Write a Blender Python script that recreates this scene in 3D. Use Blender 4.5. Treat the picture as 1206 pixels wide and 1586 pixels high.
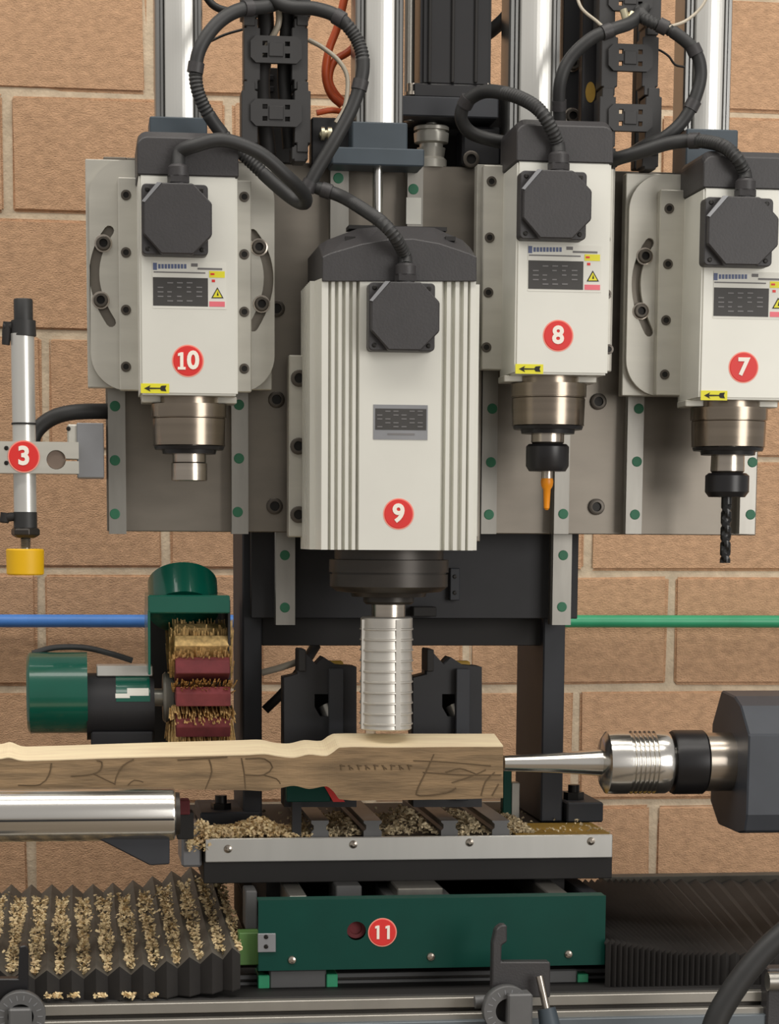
import bpy, bmesh, math, random
from mathutils import Vector, Matrix
random.seed(7)
for o in list(bpy.data.objects): bpy.data.objects.remove(o)
S = bpy.context.scene; C = S.collection

# ---------------------------------------------------------------- camera
FPX, IW, IH = 3600.0, 1206.0, 1586.0
CPX, CPY = 603.0, 1345.0                 # principal point of the (cropped) photograph
TY, TP, ROLL = 0.1333, 0.144, -0.0125
DIST = 2.88
yd = Vector((-TY * FPX, TP * FPX, FPX)).normalized()      # world +Y seen in camera (right, up, forward)
zd = Vector((ROLL, 1, 0)); zd = (zd - yd * zd.dot(yd)).normalized()
xd = -yd.cross(zd)                                         # left-handed frame: right, up, forward
right = Vector((xd[0], yd[0], zd[0])); up = Vector((xd[1], yd[1], zd[1])); fwd = Vector((xd[2], yd[2], zd[2]))
def ray(px, py):
    return right * (px - CPX) + up * (CPY - py) + fwd * FPX
r0 = ray(603, 1586); CAMZ = 0.8 - r0.z * DIST / r0.y
CAM = Vector((0, -DIST, CAMZ))
cd = bpy.data.cameras.new('camera'); cam = bpy.data.objects.new('camera', cd); C.objects.link(cam)
cd.sensor_fit = 'HORIZONTAL'; cd.sensor_width = 36; cd.lens = 36 * FPX / IW
cd.shift_x = (603 - CPX) / IW; cd.shift_y = (CPY - IH / 2) / IW
cd.clip_start = 0.05; cd.clip_end = 60
M = Matrix((( right.x, up.x, -fwd.x, CAM.x), (right.y, up.y, -fwd.y, CAM.y), (right.z, up.z, -fwd.z, CAM.z), (0, 0, 0, 1)))
cam.matrix_world = M; S.camera = cam

# ---------------------------------------------------------------- light and exposure
W = bpy.data.worlds.new('workshop'); S.world = W; W.use_nodes = True
bg = W.node_tree.nodes['Background']; bg.inputs[0].default_value = (1.0, .965, .92, 1); bg.inputs[1].default_value = .4
def area(name, loc, target, sx, sy, power, col=(1, .95, .88)):
    l = bpy.data.lights.new(name, 'AREA'); l.shape = 'RECTANGLE'; l.size = sx; l.size_y = sy; l.energy = power; l.color = col
    o = bpy.data.objects.new(name, l); C.objects.link(o); o.location = loc
    o.rotation_euler = (Vector(target) - Vector(loc)).to_track_quat('-Z', 'Y').to_euler()
    return o
area('ceiling_light_row', (-.2, -1.5, 3.7), (-.2, -1.35, 0), 4.5, .6, 46)
area('ceiling_light_row', (.1, -.3, 3.7), (.1, .1, 0), 4.5, .5, 36)
area('workshop_window', (3.4, -4.6, 2.0), (0, 0, 1.3), 2.4, 2.6, 115, (1, .97, .93))
S.view_settings.view_transform = 'Standard'; S.view_settings.look = 'None'
S.view_settings.exposure = 0.0; S.view_settings.gamma = 1.0; S.view_settings.use_curve_mapping = False

# ---------------------------------------------------------------- placing helpers
def P(px, py, Y):
    d = ray(px, py); t = (Y + DIST) / d.y
    return CAM + d * t
def XX(px, py, Y): return P(px, py, Y).x
def ZZ(px, py, Y): return P(px, py, Y).z
def rect(x0, y0, x1, y1, Y):
    xm, ym = (x0 + x1) / 2, (y0 + y1) / 2
    return XX(x0, ym, Y), XX(x1, ym, Y), ZZ(xm, y1, Y), ZZ(xm, y0, Y)      # X0 X1 Z0 Z1
def sc(Y): return (DIST + Y) / FPX * .985                                     # metres per pixel at depth Y

# ---------------------------------------------------------------- materials
def lin(c):
    return tuple((v / 255 / 12.92 if v / 255 <= .04045 else ((v / 255 + .055) / 1.055) ** 2.4) for v in c) + (1,)
MATS = {}
def mat(name, col, rough=.5, metal=0., var=.06, scale=20, bump=0., bscale=60, stretch=(1, 1, 1), coat=0., col2=None, spec=.5, rvar=0.0):
    m = bpy.data.materials.new(name); m.use_nodes = True; nt = m.node_tree; N = nt.nodes; L = nt.links
    b = N['Principled BSDF']; b.inputs['Roughness'].default_value = rough; b.inputs['Metallic'].default_value = metal
    b.inputs['Coat Weight'].default_value = coat; b.inputs['Specular IOR Level'].default_value = spec
    g = N.new('ShaderNodeNewGeometry'); mp = N.new('ShaderNodeMapping'); mp.inputs['Scale'].default_value = stretch
    L.new(g.outputs['Position'], mp.inputs['Vector'])
    n = N.new('ShaderNodeTexNoise'); n.inputs['Scale'].default_value = scale; n.inputs['Detail'].default_value = 6
    L.new(mp.outputs[0], n.inputs['Vector'])
    r = N.new('ShaderNodeValToRGB'); L.new(n.outputs['Fac'], r.inputs[0])
    c = lin(col); d = lin(col2) if col2 else tuple(max(0, v * (1 - 2 * var)) for v in c[:3]) + (1,)
    e = c if col2 else tuple(min(1, v * (1 + var)) for v in c[:3]) + (1,)
    r.color_ramp.elements[0].position = .3; r.color_ramp.elements[0].color = d
    r.color_ramp.elements[1].position = .7; r.color_ramp.elements[1].color = e
    L.new(r.outputs[0], b.inputs['Base Color'])
    if rvar:
        mr = N.new('ShaderNodeMapRange'); mr.inputs[3].default_value = max(0.02, rough - rvar); mr.inputs[4].default_value = rough + rvar
        L.new(n.outputs['Fac'], mr.inputs[0]); L.new(mr.outputs[0], b.inputs['Roughness'])
    if bump:
        n2 = N.new('ShaderNodeTexNoise'); n2.inputs['Scale'].default_value = bscale; n2.inputs['Detail'].default_value = 8
        L.new(mp.outputs[0], n2.inputs['Vector'])
        bp = N.new('ShaderNodeBump'); bp.inputs['Strength'].default_value = bump; bp.inputs['Distance'].default_value = .004
        L.new(n2.outputs['Fac'], bp.inputs['Height']); L.new(bp.outputs[0], b.inputs['Normal'])
    MATS[name] = m; return m
mat('block', (212, 171, 136), .92, var=.1, scale=60, bump=.75, bscale=300, stretch=(1, 1, 1.7), spec=.2)
mat('mortar', (216, 198, 172), .95, var=.1, scale=30, bump=.6, bscale=140, spec=.2)
mat('floor', (128, 116, 100), .6, var=.1, scale=5)
mat('body_paint', (222, 221, 212), .42, .15, var=.02, scale=12)
mat('plate_white', (200, 197, 187), .36, .35, var=.04, scale=10, stretch=(1, 1, 6), rvar=.06)
mat('plate_grey', (136, 129, 119), .38, .75, var=.08, scale=8, stretch=(1, 1, 3), rvar=.1)
mat('rail_steel', (158, 155, 148), .34, .8, var=.05, scale=12, stretch=(6, 6, 1))
mat('plug_green', (44, 116, 84), .5)
mat('dark_plastic', (58, 56, 57), .48, var=.05, scale=30, bump=.08, bscale=400)
mat('dark_steel', (62, 58, 54), .4, .5)
mat('bolt_black', (40, 38, 36), .38, .6)
mat('steel', (186, 176, 164), .24, .95, var=.06, scale=10, stretch=(.2, .2, 12), rvar=.05)
mat('nose_steel', (150, 138, 124), .25, .95, var=.06, scale=10, stretch=(.2, .2, 12), rvar=.05)
mat('chrome', (225, 222, 216), .19, .98, var=.03, scale=8, stretch=(.3, 6, 6))
mat('anodised', (214, 213, 208), .3, .5, var=.02, scale=8, stretch=(6, 6, .3))
mat('slate_paint', (66, 76, 84), .5, .1)
mat('frame_black', (34, 34, 37), .55, .1, var=.08)
mat('frame_slate', (50, 52, 57), .6, .05, var=.06)
mat('black_gloss', (30, 29, 31), .35)
mat('black_matt', (34, 32, 31), .7)
mat('rubber', (46, 46, 46), .5, var=.06)
mat('tailstock_paint', (64, 68, 75), .45, .1)
mat('cutter_steel', (206, 202, 194), .42, .7, var=.04, scale=10, stretch=(.2, .2, 12))
mat('rib_grey', (150, 150, 148), .3, .8, var=.04, scale=8, stretch=(6, 6, .3))
mat('bolt_head', (92, 86, 79), .4, .6)
mat('rod_brown', (128, 112, 100), .45, .3)
mat('green_paint', (4, 86, 70), .25, var=.04, coat=.4)
mat('green_panel', (0, 64, 54), .5, var=.04, spec=.25)
mat('green_light', (88, 128, 66), .5)
mat('green_pipe', (62, 168, 122), .35)
mat('blue_pipe', (84, 144, 226), .4)
mat('red', (222, 46, 42), .45, var=.01)
mat('red_rim', (248, 150, 132), .5, var=.01)
mat('white_print', (250, 244, 232), .5, var=.01)
mat('label_white', (226, 225, 216), .5, var=.01)
mat('label_dark', (62, 60, 58), .55, var=.03)
mat('label_grey', (142, 143, 146), .4, .3)
mat('label_blue', (92, 104, 140), .5)
mat('label_text', (120, 118, 118), .6)
mat('yellow_print', (232, 224, 48), .5, var=.01)
mat('yellow_rubber', (238, 186, 6), .5, var=.03)
mat('pink_print', (236, 116, 128), .5)
mat('orange', (246, 152, 12), .4, var=.02)
mat('orange_hose', (196, 84, 40), .4)
mat('clear_hose', (186, 176, 158), .3)
mat('brass', (214, 206, 176), .3, .8)
mat('ochre', (150, 118, 40), .6, var=.15)
mat('abrasive', (112, 46, 50), .8, var=.15, scale=60)
mat('bristle', (222, 186, 124), .8, var=.25, scale=150)
mat('wood_cut', (255, 232, 194), .7, var=.06, scale=14, stretch=(1, 8, 8))
mat('wood_face', (138, 114, 84), .8, var=.2, scale=16, stretch=(1, 4, 9), bump=.3, bscale=60)
mat('pencil', (98, 80, 58), .9)
mat('shavings', (255, 222, 174), .8, var=.14, scale=120)
mat('shavings_dusty', (214, 196, 160), .85, var=.3, scale=150)
mat('bellows_cloth', (92, 87, 78), .75, var=.12, scale=25)
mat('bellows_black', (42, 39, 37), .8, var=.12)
mat('bed_grey', (160, 156, 148), .35, .6, var=.05)
mat('bed_blue', (104, 112, 118), .45, .2)
mat('tool_grey', (104, 104, 104), .5, .25)
mat('drill', (60, 60, 60), .3, .8)
mat('chain_plastic', (52, 51, 51), .5, var=.05)

# ---------------------------------------------------------------- mesh helpers
class MB:
    def __init__(s): s.v = []; s.f = []; s.sm = []
    def add(s, vs, fs, smooth=False):
        k = len(s.v); s.v += [tuple(v) for v in vs]; s.f += [tuple(i + k for i in f) for f in fs]; s.sm += [smooth] * len(fs); return s
    def box(s, x0, x1, y0, y1, z0, z1):
        if x0 > x1: x0, x1 = x1, x0
        if z0 > z1: z0, z1 = z1, z0
        return s.add([(x0, y0, z0), (x1, y0, z0), (x1, y1, z0), (x0, y1, z0), (x0, y0, z1), (x1, y0, z1), (x1, y1, z1), (x0, y1, z1)],
                     [(0, 3, 2, 1), (4, 5, 6, 7), (0, 1, 5, 4), (1, 2, 6, 5), (2, 3, 7, 6), (3, 0, 4, 7)])
    def pbox(s, x0, y0, x1, y1, Y, dep):                 # a box whose front face covers this much of the view at depth Y
        a, b, c, d = rect(x0, y0, x1, y1, Y); return s.box(a, b, Y, Y + dep, c, d)
    def loft(s, A, B, caps=True, smooth=False):
        n = len(A); fs = [(i, (i + 1) % n, n + (i + 1) % n, n + i) for i in range(n)]
        k = len(s.v); s.add(list(A) + list(B), fs, smooth)
        if caps: s.add(A, [tuple(range(n - 1, -1, -1))]); s.add(B, [tuple(range(n))])
        return s
    def prism_xz(s, poly, y0, y1): return s.loft([(x, y0, z) for x, z in poly], [(x, y1, z) for x, z in poly])
    def prism_yz(s, poly, x0, x1): return s.loft([(x0, y, z) for y, z in poly], [(x1, y, z) for y, z in poly])
    def prism_xy(s, poly, z0, z1): return s.loft([(x, y, z0) for x, y in poly], [(x, y, z1) for x, y in poly])
    def lathe(s, o, ax, prof, n=32, smooth=True):
        o = Vector(o); ax = Vector(ax).normalized(); u = ax.orthogonal().normalized(); w = ax.cross(u)
        rings = [[o + ax * t + (u * math.cos(2 * math.pi * k / n) + w * math.sin(2 * math.pi * k / n)) * r for k in range(n)] for t, r in prof]
        for a in range(len(prof) - 1):
            (t0, q0), (t1, q1) = prof[a], prof[a + 1]
            s.add(rings[a] + rings[a + 1], [(k, (k + 1) % n, n + (k + 1) % n, n + k) for k in range(n)], smooth)
        s.add(rings[0], [tuple(range(n - 1, -1, -1))]); s.add(rings[-1], [tuple(range(n))]); return s
    def cyl(s, p0, p1, r, n=24, r1=None):
        p0 = Vector(p0); p1 = Vector(p1); return s.lathe(p0, p1 - p0, [(0, r), ((p1 - p0).length, r if r1 is None else r1)], n)
    def tube(s, pts, r, n=10, step=.006, ribs=None):
        pts = spline(pts, step); m = len(pts); rings = []; prev = None
        for i, p in enumerate(pts):
            t = (pts[min(i + 1, m - 1)] - pts[max(i - 1, 0)]).normalized()
            if prev is None: u = t.orthogonal().normalized()
            else: u = (prev - t * prev.dot(t)).normalized()
            prev = u; w = t.cross(u); rr = r
            if ribs:
                q = i / (m - 1)
                if any(a <= q <= b for a, b in ribs): rr = r * (1.03 if i % 2 else .9)
            rings.append([p + (u * math.cos(2 * math.pi * k / n) + w * math.sin(2 * math.pi * k / n)) * rr for k in range(n)])
        vs = [v for rg in rings for v in rg]
        fs = [(i * n + k, i * n + (k + 1) % n, (i + 1) * n + (k + 1) % n, (i + 1) * n + k) for i in range(m - 1) for k in range(n)]
        s.add(vs, fs, True); s.add(rings[0], [tuple(range(n - 1, -1, -1))]); s.add(rings[-1], [tuple(range(n))]); return s
    def mesh(s, name, m, off=(0, 0, 0), bevel=0., seg=1):
        me = bpy.data.meshes.new(name); off = Vector(off)
        me.from_pydata([Vector(v) - off for v in s.v], [], s.f)
        me.polygons.foreach_set('use_smooth', s.sm)
        bm = bmesh.new(); bm.from_mesh(me); bmesh.ops.remove_doubles(bm, verts=bm.verts, dist=1e-6)
        bmesh.ops.recalc_face_normals(bm, faces=bm.faces)
        if bevel:
            es = [e for e in bm.edges if len(e.link_faces) == 2 and e.calc_face_angle(0) > .5]
            bmesh.ops.bevel(bm, geom=es, offset=bevel, segments=seg, affect='EDGES', clamp_overlap=True)
        for e in bm.edges:
            if len(e.link_faces) == 2 and e.calc_face_angle(0) > .6: e.smooth = False
        bm.to_mesh(me); bm.free()
        me.materials.append(MATS[m]); return me
    def build(s, name, m, parent=None, bevel=0., seg=1, label=None):
        o = bpy.data.objects.new(name, s.mesh(name, m, base(parent), bevel, seg)); C.objects.link(o); o.parent = parent
        if label: o['label'] = label
        return o
def spline(pts, step):
    pts = [Vector(p) for p in pts]; q = [pts[0] * 2 - pts[1]] + pts + [pts[-1] * 2 - pts[-2]]; out = []
    for i in range(1, len(q) - 2):
        a, b, c, d = q[i - 1:i + 3]; n = max(2, int((c - b).length / step))
        for k in range(n):
            t = k / n
            out.append(.5 * ((2 * b) + (c - a) * t + (2 * a - 5 * b + 4 * c - d) * t * t + (3 * b - a - 3 * c + d) * t ** 3))
    return out + [pts[-1]]
BASE = {}
def base(parent):                                   # world origin of the thing a part belongs to
    while parent is not None:
        if parent.name in BASE: return BASE[parent.name]
        parent = parent.parent
    return Vector((0, 0, 0))
def thing(name, label, cat, loc, group=None):
    o = bpy.data.objects.new(name, None); C.objects.link(o); o.location = loc; o.empty_display_size = .05
    o['label'] = label; o['category'] = cat; BASE[o.name] = Vector(loc)
    if group: o['group'] = group
    return o
def tag(o, label, cat, group=None, kind=None):
    o['label'] = label; o['category'] = cat
    if group: o['group'] = group
    if kind: o['kind'] = kind
    return o
def inst(name, me, loc, parent, rot=None):          # a copy of a shared mesh, placed in the world and parented
    o = bpy.data.objects.new(name, me); C.objects.link(o); o.parent = parent; o.location = Vector(loc) - base(parent)
    if rot: o.rotation_euler = rot
    return o
def from_curve(cu, name, m, parent, xform, label=None):
    t = bpy.data.objects.new('tmp', cu); C.objects.link(t)
    dg = bpy.context.evaluated_depsgraph_get(); me = bpy.data.meshes.new_from_object(t.evaluated_get(dg))
    bpy.data.objects.remove(t); bpy.data.curves.remove(cu)
    off = base(parent)
    for v in me.vertices: v.co = Vector(xform(v.co)) - off
    me.flip_normals() if False else None
    bm = bmesh.new(); bm.from_mesh(me); bmesh.ops.remove_doubles(bm, verts=bm.verts, dist=1e-6); bmesh.ops.recalc_face_normals(bm, faces=bm.faces)
    bm.to_mesh(me); bm.free()
    me.materials.clear(); me.materials.append(MATS[m]); me.name = name
    o = bpy.data.objects.new(name, me); C.objects.link(o); o.parent = parent
    if label: o['label'] = label
    return o
ONE = [(-.30, .40), (-.30, .62), (-.04, .72), (.16, .72), (.16, -.72), (-.12, -.72), (-.12, .44)]
def one(px, py, Y, hpx, name, m, parent, foot=False):          # a figure 1 with its flag
    c = P(px, py, Y); k = hpx * sc(Y) / 1.44; poly = [(c.x + u * k, c.z + v * k) for u, v in ONE]
    if foot: poly = [(c.x + u * k, c.z + v * k) for u, v in ONE[:4] + [(.16, -.5), (.34, -.5), (.34, -.72), (-.32, -.72), (-.32, -.5), (-.12, -.5), ONE[-1]]]
    return MB().prism_xz(poly, Y - .0004, Y + .0004).build(name, m, parent)
def text(s, px, py, Y, hpx, name, m, parent, bold=.035, th=.0008, label=None, shear=0., w=1.0):
    cu = bpy.data.curves.new('t', 'FONT'); cu.body = s; cu.align_x = 'CENTER'; cu.align_y = 'CENTER'; cu.extrude = th / 2; cu.resolution_u = 4
    size = hpx * sc(Y) / .70; cu.size = size; cu.offset = bold * size; cu.shear = shear; c = P(px, py, Y)
    return from_curve(cu, name, m, parent, lambda v: (c.x + v.x * w, c.y - v.z, c.z + v.y), label)
def holed_plate(outer, holes, y0, y1, name, m, parent, label=None):
    cu = bpy.data.curves.new('c', 'CURVE'); cu.dimensions = '2D'; cu.fill_mode = 'BOTH'; cu.extrude = (y1 - y0) / 2
    for poly in [outer] + holes:
        sp = cu.splines.new('POLY'); sp.points.add(len(poly) - 1); sp.use_cyclic_u = True
        for p, q in zip(sp.points, poly): p.co = (q[0], q[1], 0, 1)
    ym = (y0 + y1) / 2
    return from_curve(cu, name, m, parent, lambda v: (v.x, ym - v.z, v.y), label)
def rrect(x0, x1, z0, z1, r, n=8, corners=(1, 1, 1, 1)):     # bl br tr tl
    out = []
    for (cx, cz, a0), on in zip(((x0, z0, 180), (x1, z0, 270), (x1, z1, 0), (x0, z1, 90)), corners):
        if not on or r <= 0: out.append((cx, cz)); continue
        ox = cx + r if cx == x0 else cx - r; oz = cz + r if cz == z0 else cz - r
        for k in range(n + 1):
            a = math.radians(a0 + 90 * k / n); out.append((ox + r * math.cos(a), oz + r * math.sin(a)))
    return out
def circle(cx, cz, r, n=20): return [(cx + r * math.cos(2 * math.pi * k / n), cz + r * math.sin(2 * math.pi * k / n)) for k in range(n)]
def bolt_mesh(r, h, ring=0., m='bolt_black'):                # socket head cap screw facing the viewer, in a counterbore or on a washer
    b = MB(); b.lathe((0, 0, 0), (0, -1, 0), [(-.004, r), (h * .85, r), (h, r * .88), (h, r * .58), (h * .3, r * .55)], 18, True)
    nb = len(b.f)
    if ring: b.lathe((0, 0, 0), (0, -1, 0), [(-.003, r * (1 + ring)), (.0008, r * (1 + ring)), (.0011, r * 1.02), (.0005, r)], 18, True)
    me = b.mesh('bolt', m); me.materials.append(MATS['bolt_head']); me.materials.append(MATS['steel'])
    for p in me.polygons:
        c = p.center; q = math.hypot(c.x, c.z)
        if r * .6 < q <= r * 1.001 and -c.y > h * .5: p.material_index = 1
        elif q > r * 1.003: p.material_index = 2
    return me
BOLT_S = bolt_mesh(.0062, .0012); BOLT_M = bolt_mesh(.0088, .006, .22); BOLT_L = bolt_mesh(.0105, .004)
SCREW = MB().lathe((0, 0, 0), (0, -1, 0), [(-.003, .0055), (0, .0055), (.002, .0045), (.003, .002)], 16).mesh('screw', 'steel')
SCREW_T = MB().lathe((0, 0, 0), (0, -1, 0), [(-.002, .0028), (.0008, .0028), (.0012, .0018)], 10).mesh('lid_screw', 'bolt_black')
PLUG = MB().lathe((0, 0, 0), (0, -1, 0), [(-.002, .0065), (.0006, .0065), (.0009, .0055)], 20).mesh('hole_plug', 'plug_green')
# ================================================================ the setting
YW = 1.10
mw = MB(); a = P(-900, -500, YW); b = P(2100, 1700, YW)
mw.box(a.x, b.x, YW + .0035, YW + .12, 0, a.z)
wall = mw.build('wall_back', 'mortar'); wall['kind'] = 'structure'
def block_mesh(w, h, seed):
    rnd = random.Random(seed); m = MB(); m.box(0, w, 0, .09, 0, h)
    me = m.mesh('block', 'block', (0, 0, 0), .0045, 2)
    for v in me.vertices:
        if v.co.y < .03: v.co.x += rnd.uniform(-.0022, .0022); v.co.z += rnd.uniform(-.002, .002); v.co.y += rnd.uniform(-.001, .001)
    return me
px2m = sc(YW)
BWD = 333 * px2m; JT = 12 * px2m
rows = [(-225, 60), (-40, 232), (148, 12), (338, 205), (518, 70), (702, 258), (885, 64), (1067, 247), (1250, 48), (1433, 225), (1616, 40)]
variants = {}
for ri, (y0, ph) in enumerate(rows):
    y1 = rows[ri + 1][0] if ri + 1 < len(rows) else y0 + 183
    zt = ZZ(200, y0 + 5, YW); zb = ZZ(200, y1 - 5, YW); h = round(zt - zb, 4)
    X0 = XX(ph, (y0 + y1) / 2, YW)
    for k in range(-3, 6):
        key = (h, (ri * 5 + k) % 3)
        if key not in variants: variants[key] = block_mesh(BWD - JT, h, hash(key) & 255)
        inst('block', variants[key], (X0 + k * BWD + JT / 2, YW - .001 - .002 * ((ri * 7 + k * 3) % 4) / 3, zb), wall)
fl = MB().box(-3.2, 3.2, -6.5, YW + .1, -.05, 0).build('floor', 'floor'); fl['kind'] = 'structure'

# pipes on the wall
def pipe(name, m, x0, x1, y, label):
    a = P(x0, y, YW - .05); b = P(x1, y, YW - .05); b.z = a.z
    t = thing(name, label, 'pipe', (a.x, YW - .05, a.z))
    MB().cyl(a, b, .0108, 20).build('pipe_run', m, t)
    for f in (.12, .8):
        c = a.lerp(b, f); k = MB().cyl(c - Vector((.008, 0, 0)), c + Vector((.008, 0, 0)), .014, 16)
        k.box(c.x - .008, c.x + .008, YW - .05, YW + .002, c.z - .006, c.z + .006); k.build('pipe_clip', m, t)
pipe('blue_air_pipe', 'blue_pipe', -420, 420, 961, 'blue air pipe running along the block wall on the left')
pipe('green_air_pipe', 'green_pipe', 760, 1560, 962, 'green air pipe running along the block wall on the right')

# ================================================================ machine frame behind the spindles
YB = .20                                                    # front of the black back plate
fr = thing('support_gantry', 'black steel gantry with two posts behind the spindles', 'gantry', P(620, 1282, .25))
ZTAB = ZZ(630, 1296, .06)                                   # top of the carriage table
def post(x0, x1, ytop, ybot, fx0, fx1, fy0):
    a, b, z0, z1 = rect(x0, ytop, x1, ybot, YB); z0 = ZTAB
    MB().box(a, b, YB, YB + .19, z0, z1).build('post', 'frame_slate', fr, .002)
    a, b, z0, z1 = rect(fx0, fy0, fx1, ybot, YB - .01)
    MB().box(a, b, YB - .01, YB + .14, ZTAB, z1).build('foot', 'frame_slate', fr, .002)
post(375, 405, 240, 1281, 310, 404, 1258)
post(845, 879, 240, 1277, 878, 934, 1243)
MB().pbox(388, 262, 900, 958, YB - .022, .02).build('back_plate', 'frame_black', fr, .001)
MB().pbox(405, 956, 846, 1000, YB + .02, .05).build('cross_beam', 'black_matt', fr, .001)
c = P(888, 1240, YB + .03); nb = MB(); nb.lathe(c, (0, 0, 1), [(0, .014), (.012, .014)], 6, False); nb.lathe(c, (0, 0, 1), [(.012, .008), (.022, .008)], 14)
nb.build('anchor_bolt', 'bolt_black', fr)
c = P(342, 1257, YB + .03); nb = MB(); nb.lathe(c, (0, 0, 1), [(0, .014), (.012, .014)], 6, False); nb.lathe(c, (0, 0, 1), [(.012, .008), (.022, .008)], 14)
nb.build('anchor_bolt', 'bolt_black', fr)
def rail(parent, x0, x1, y0, y1, Y, dep, dots):
    a, b, z0, z1 = rect(x0, y0, x1, y1, Y); e = (b - a) * .16
    poly = [(a, Y + dep), (a, Y + dep * .55), (a + e * .7, Y + dep * .42), (a + e * .7, Y + dep * .25), (a, Y + dep * .1), (a, Y), (b, Y),
            (b, Y + dep * .1), (b - e * .7, Y + dep * .25), (b - e * .7, Y + dep * .42), (b, Y + dep * .55), (b, Y + dep)]
    r = MB().prism_xy(poly, z0, z1).build('guide_rail', 'rail_steel', parent)
    for px, py in dots: inst('hole_plug', PLUG, P(px, py, Y), r)
    return r
rail(fr, 427, 457, 560, 968, YB - .05, .028, [(441, 860), (441, 941)])
rail(fr, 858, 887, 560, 968, YB - .05, .028, [(872, 860), (870, 940)])
# small sensor on the back plate
sb = MB().pbox(697, 880, 712, 930, YB - .034, .012).build('sensor_bracket', 'frame_slate', fr, .001)
for py in (893, 918): inst('bolt', SCREW_T, P(704, py, YB - .034), sb)
MB().pbox(640, 940, 676, 955, YB - .05, .03).build('sensor', 'black_matt', fr, .001)

# ================================================================ the wide grey mounting plate
YP = .115
mp_ = thing('mounting_plate', 'wide grey steel plate with green-dotted guide rails carrying the four spindles', 'machine plate', P(620, 826, YP + .02))
a, b, z0, z1 = rect(163, 257, 1178, 826, YP)
MB().box(a, b, YP, YP + .032, z0, z1).build('plate', 'plate_grey', mp_, .001)
for x0, x1, y0, dots in ((166, 193, 255, [(178, 629), (178, 713), (178, 796)]), (358, 384, 255, [(370, 627), (370, 710), (368, 793)]),
                     (511, 539, 257, [(524, 276)]), (629, 653, 257, [(640, 293)]),
                     (748, 772, 257, [(762, 633), (760, 716), (757, 797)]), (862, 885, 257, [(873, 716), (872, 796)]),
                     (974, 999, 272, [(989, 633), (986, 715), (983, 797)]), (1152, 1176, 272, [(1166, 640), (1165, 716), (1162, 797)])):
    rail(mp_, x0, x1, y0, 827, YP - .026, .026, dots)
for px, py in ((428, 478), (428, 619), (425, 784), (926, 622), (923, 785)): inst('bolt', BOLT_L, P(px, py, YP), mp_)
MB().pbox(629, 306, 652, 347, YP - .0265, .001).build('rail_label', 'label_white', mp_)
# top edge blocks seen over the left carriage
MB().pbox(160, 243, 196, 252, YP - .03, .03).build('end_stop', 'plate_grey', mp_, .001)

# ================================================================ spindles
MF, MR = -.06, .045                     # front and back of the three small motors
def number(parent, s, px, py, Y, r=23, hp=26):
    c = P(px, py, Y); R = r * sc(Y); d = MB().lathe((c.x, Y, c.z), (0, -1, 0), [(0, R * .98), (.0006, R * .98), (.0008, R * .93)], 40).build('number_sticker', 'red', parent, label='red round sticker')
    MB().lathe((c.x, Y, c.z), (0, -1, 0), [(0, R * 1.06), (.0004, R * 1.06)], 40).build('sticker_rim', 'red_rim', d)
    if s == '11': one(px - 7, py, Y - .0012, hp, 'digit', 'white_print', d); one(px + 9, py, Y - .0012, hp, 'digit', 'white_print', d)
    elif s == '10': one(px - 10, py, Y - .0012, hp, 'digit', 'white_print', d, True); text('0', px + 8, py, Y - .0012, hp, 'digit', 'white_print', d)
    else: text(s, px, py, Y - .0012, hp, 'digit', 'white_print', d)
def arrow_label(parent, x0, y0, x1, y1, Y):
    s = MB().pbox(x0, y0, x1, y1, Y - .0006, .0006).build('direction_sticker', 'yellow_print', parent, label='yellow sticker with a black arrow')
    w, h = x1 - x0, y1 - y0; cy = (y0 + y1) / 2
    pts = [(.12, 0), (.34, -.32), (.3, -.08), (.68, -.06), (.72, -.26), (.9, -.3), (.86, 0), (.9, .3), (.72, .26), (.68, .06), (.3, .08), (.34, .32)]
    poly = [(P(x0 + u * w, cy + v * h, Y).x, P(x0 + u * w, cy + v * h, Y).z) for u, v in pts]
    MB().prism_xz(poly, Y - .0011, Y - .0006).build('arrow', 'black_matt', s)
def terminal_box(parent, x0, y0, x1, y1, Y, gx, gy):
    a, b, z0, z1 = rect(x0, y0, x1, y1, Y - .03); e = (b - a) * .02
    t = MB().prism_xz(rrect(a, b - 5 * e / 2, z0, z1, (b - a) * .06, 4), Y - .024, Y).build('terminal_box', 'dark_plastic', parent, .001)
    k = (b - a) * .27
    oc = [(a + k, z0), (b - k, z0), (b, z0 + k), (b, z1 - k), (b - k, z1), (a + k, z1), (a + e, z1 - k), (a + e, z0 + k)]
    MB().prism_xz(oc, Y - .034, Y - .02).build('lid', 'dark_plastic', t, .0015)
    MB().prism_xz([(a + k * .8, z1 + .0002), (a + k * 1.06, z1 + .0002), (a + e * 1.9, z1 - k * 1.03), (a - e * .2, z1 - k * .98)], Y - .0346, Y - .03).build('lid_highlight', 'label_grey', t)  # pale sliver: painted highlight along the top-left chamfer of the lid
    for u, v in ((.08, .08), (.86, .08), (.08, .92), (.86, .92)):
        inst('lid_screw', SCREW_T, (a + (b - a) * u, Y - .024, z0 + (z1 - z0) * v), t)
    c = P(gx, gy, Y - .014); s = sc(Y)
    g = MB(); g.lathe((c.x, Y - .014, z1 - .002), (0, 0, 1), [(0, 14 * s), (6 * s, 14 * s)], 18)
    g.lathe((c.x, Y - .014, z1 - .002), (0, 0, 1), [(6 * s, 17 * s), (16 * s, 17 * s)], 6, False)
    g.lathe((c.x, Y - .014, z1 - .002), (0, 0, 1), [(16 * s, 16 * s), (29 * s, 16 * s), (33 * s, 12 * s), (33 * s, 8 * s)], 18)
    g.build('cable_gland', 'dark_plastic', parent)
    return Vector((c.x, Y - .014, z1 + 28 * s))
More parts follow.
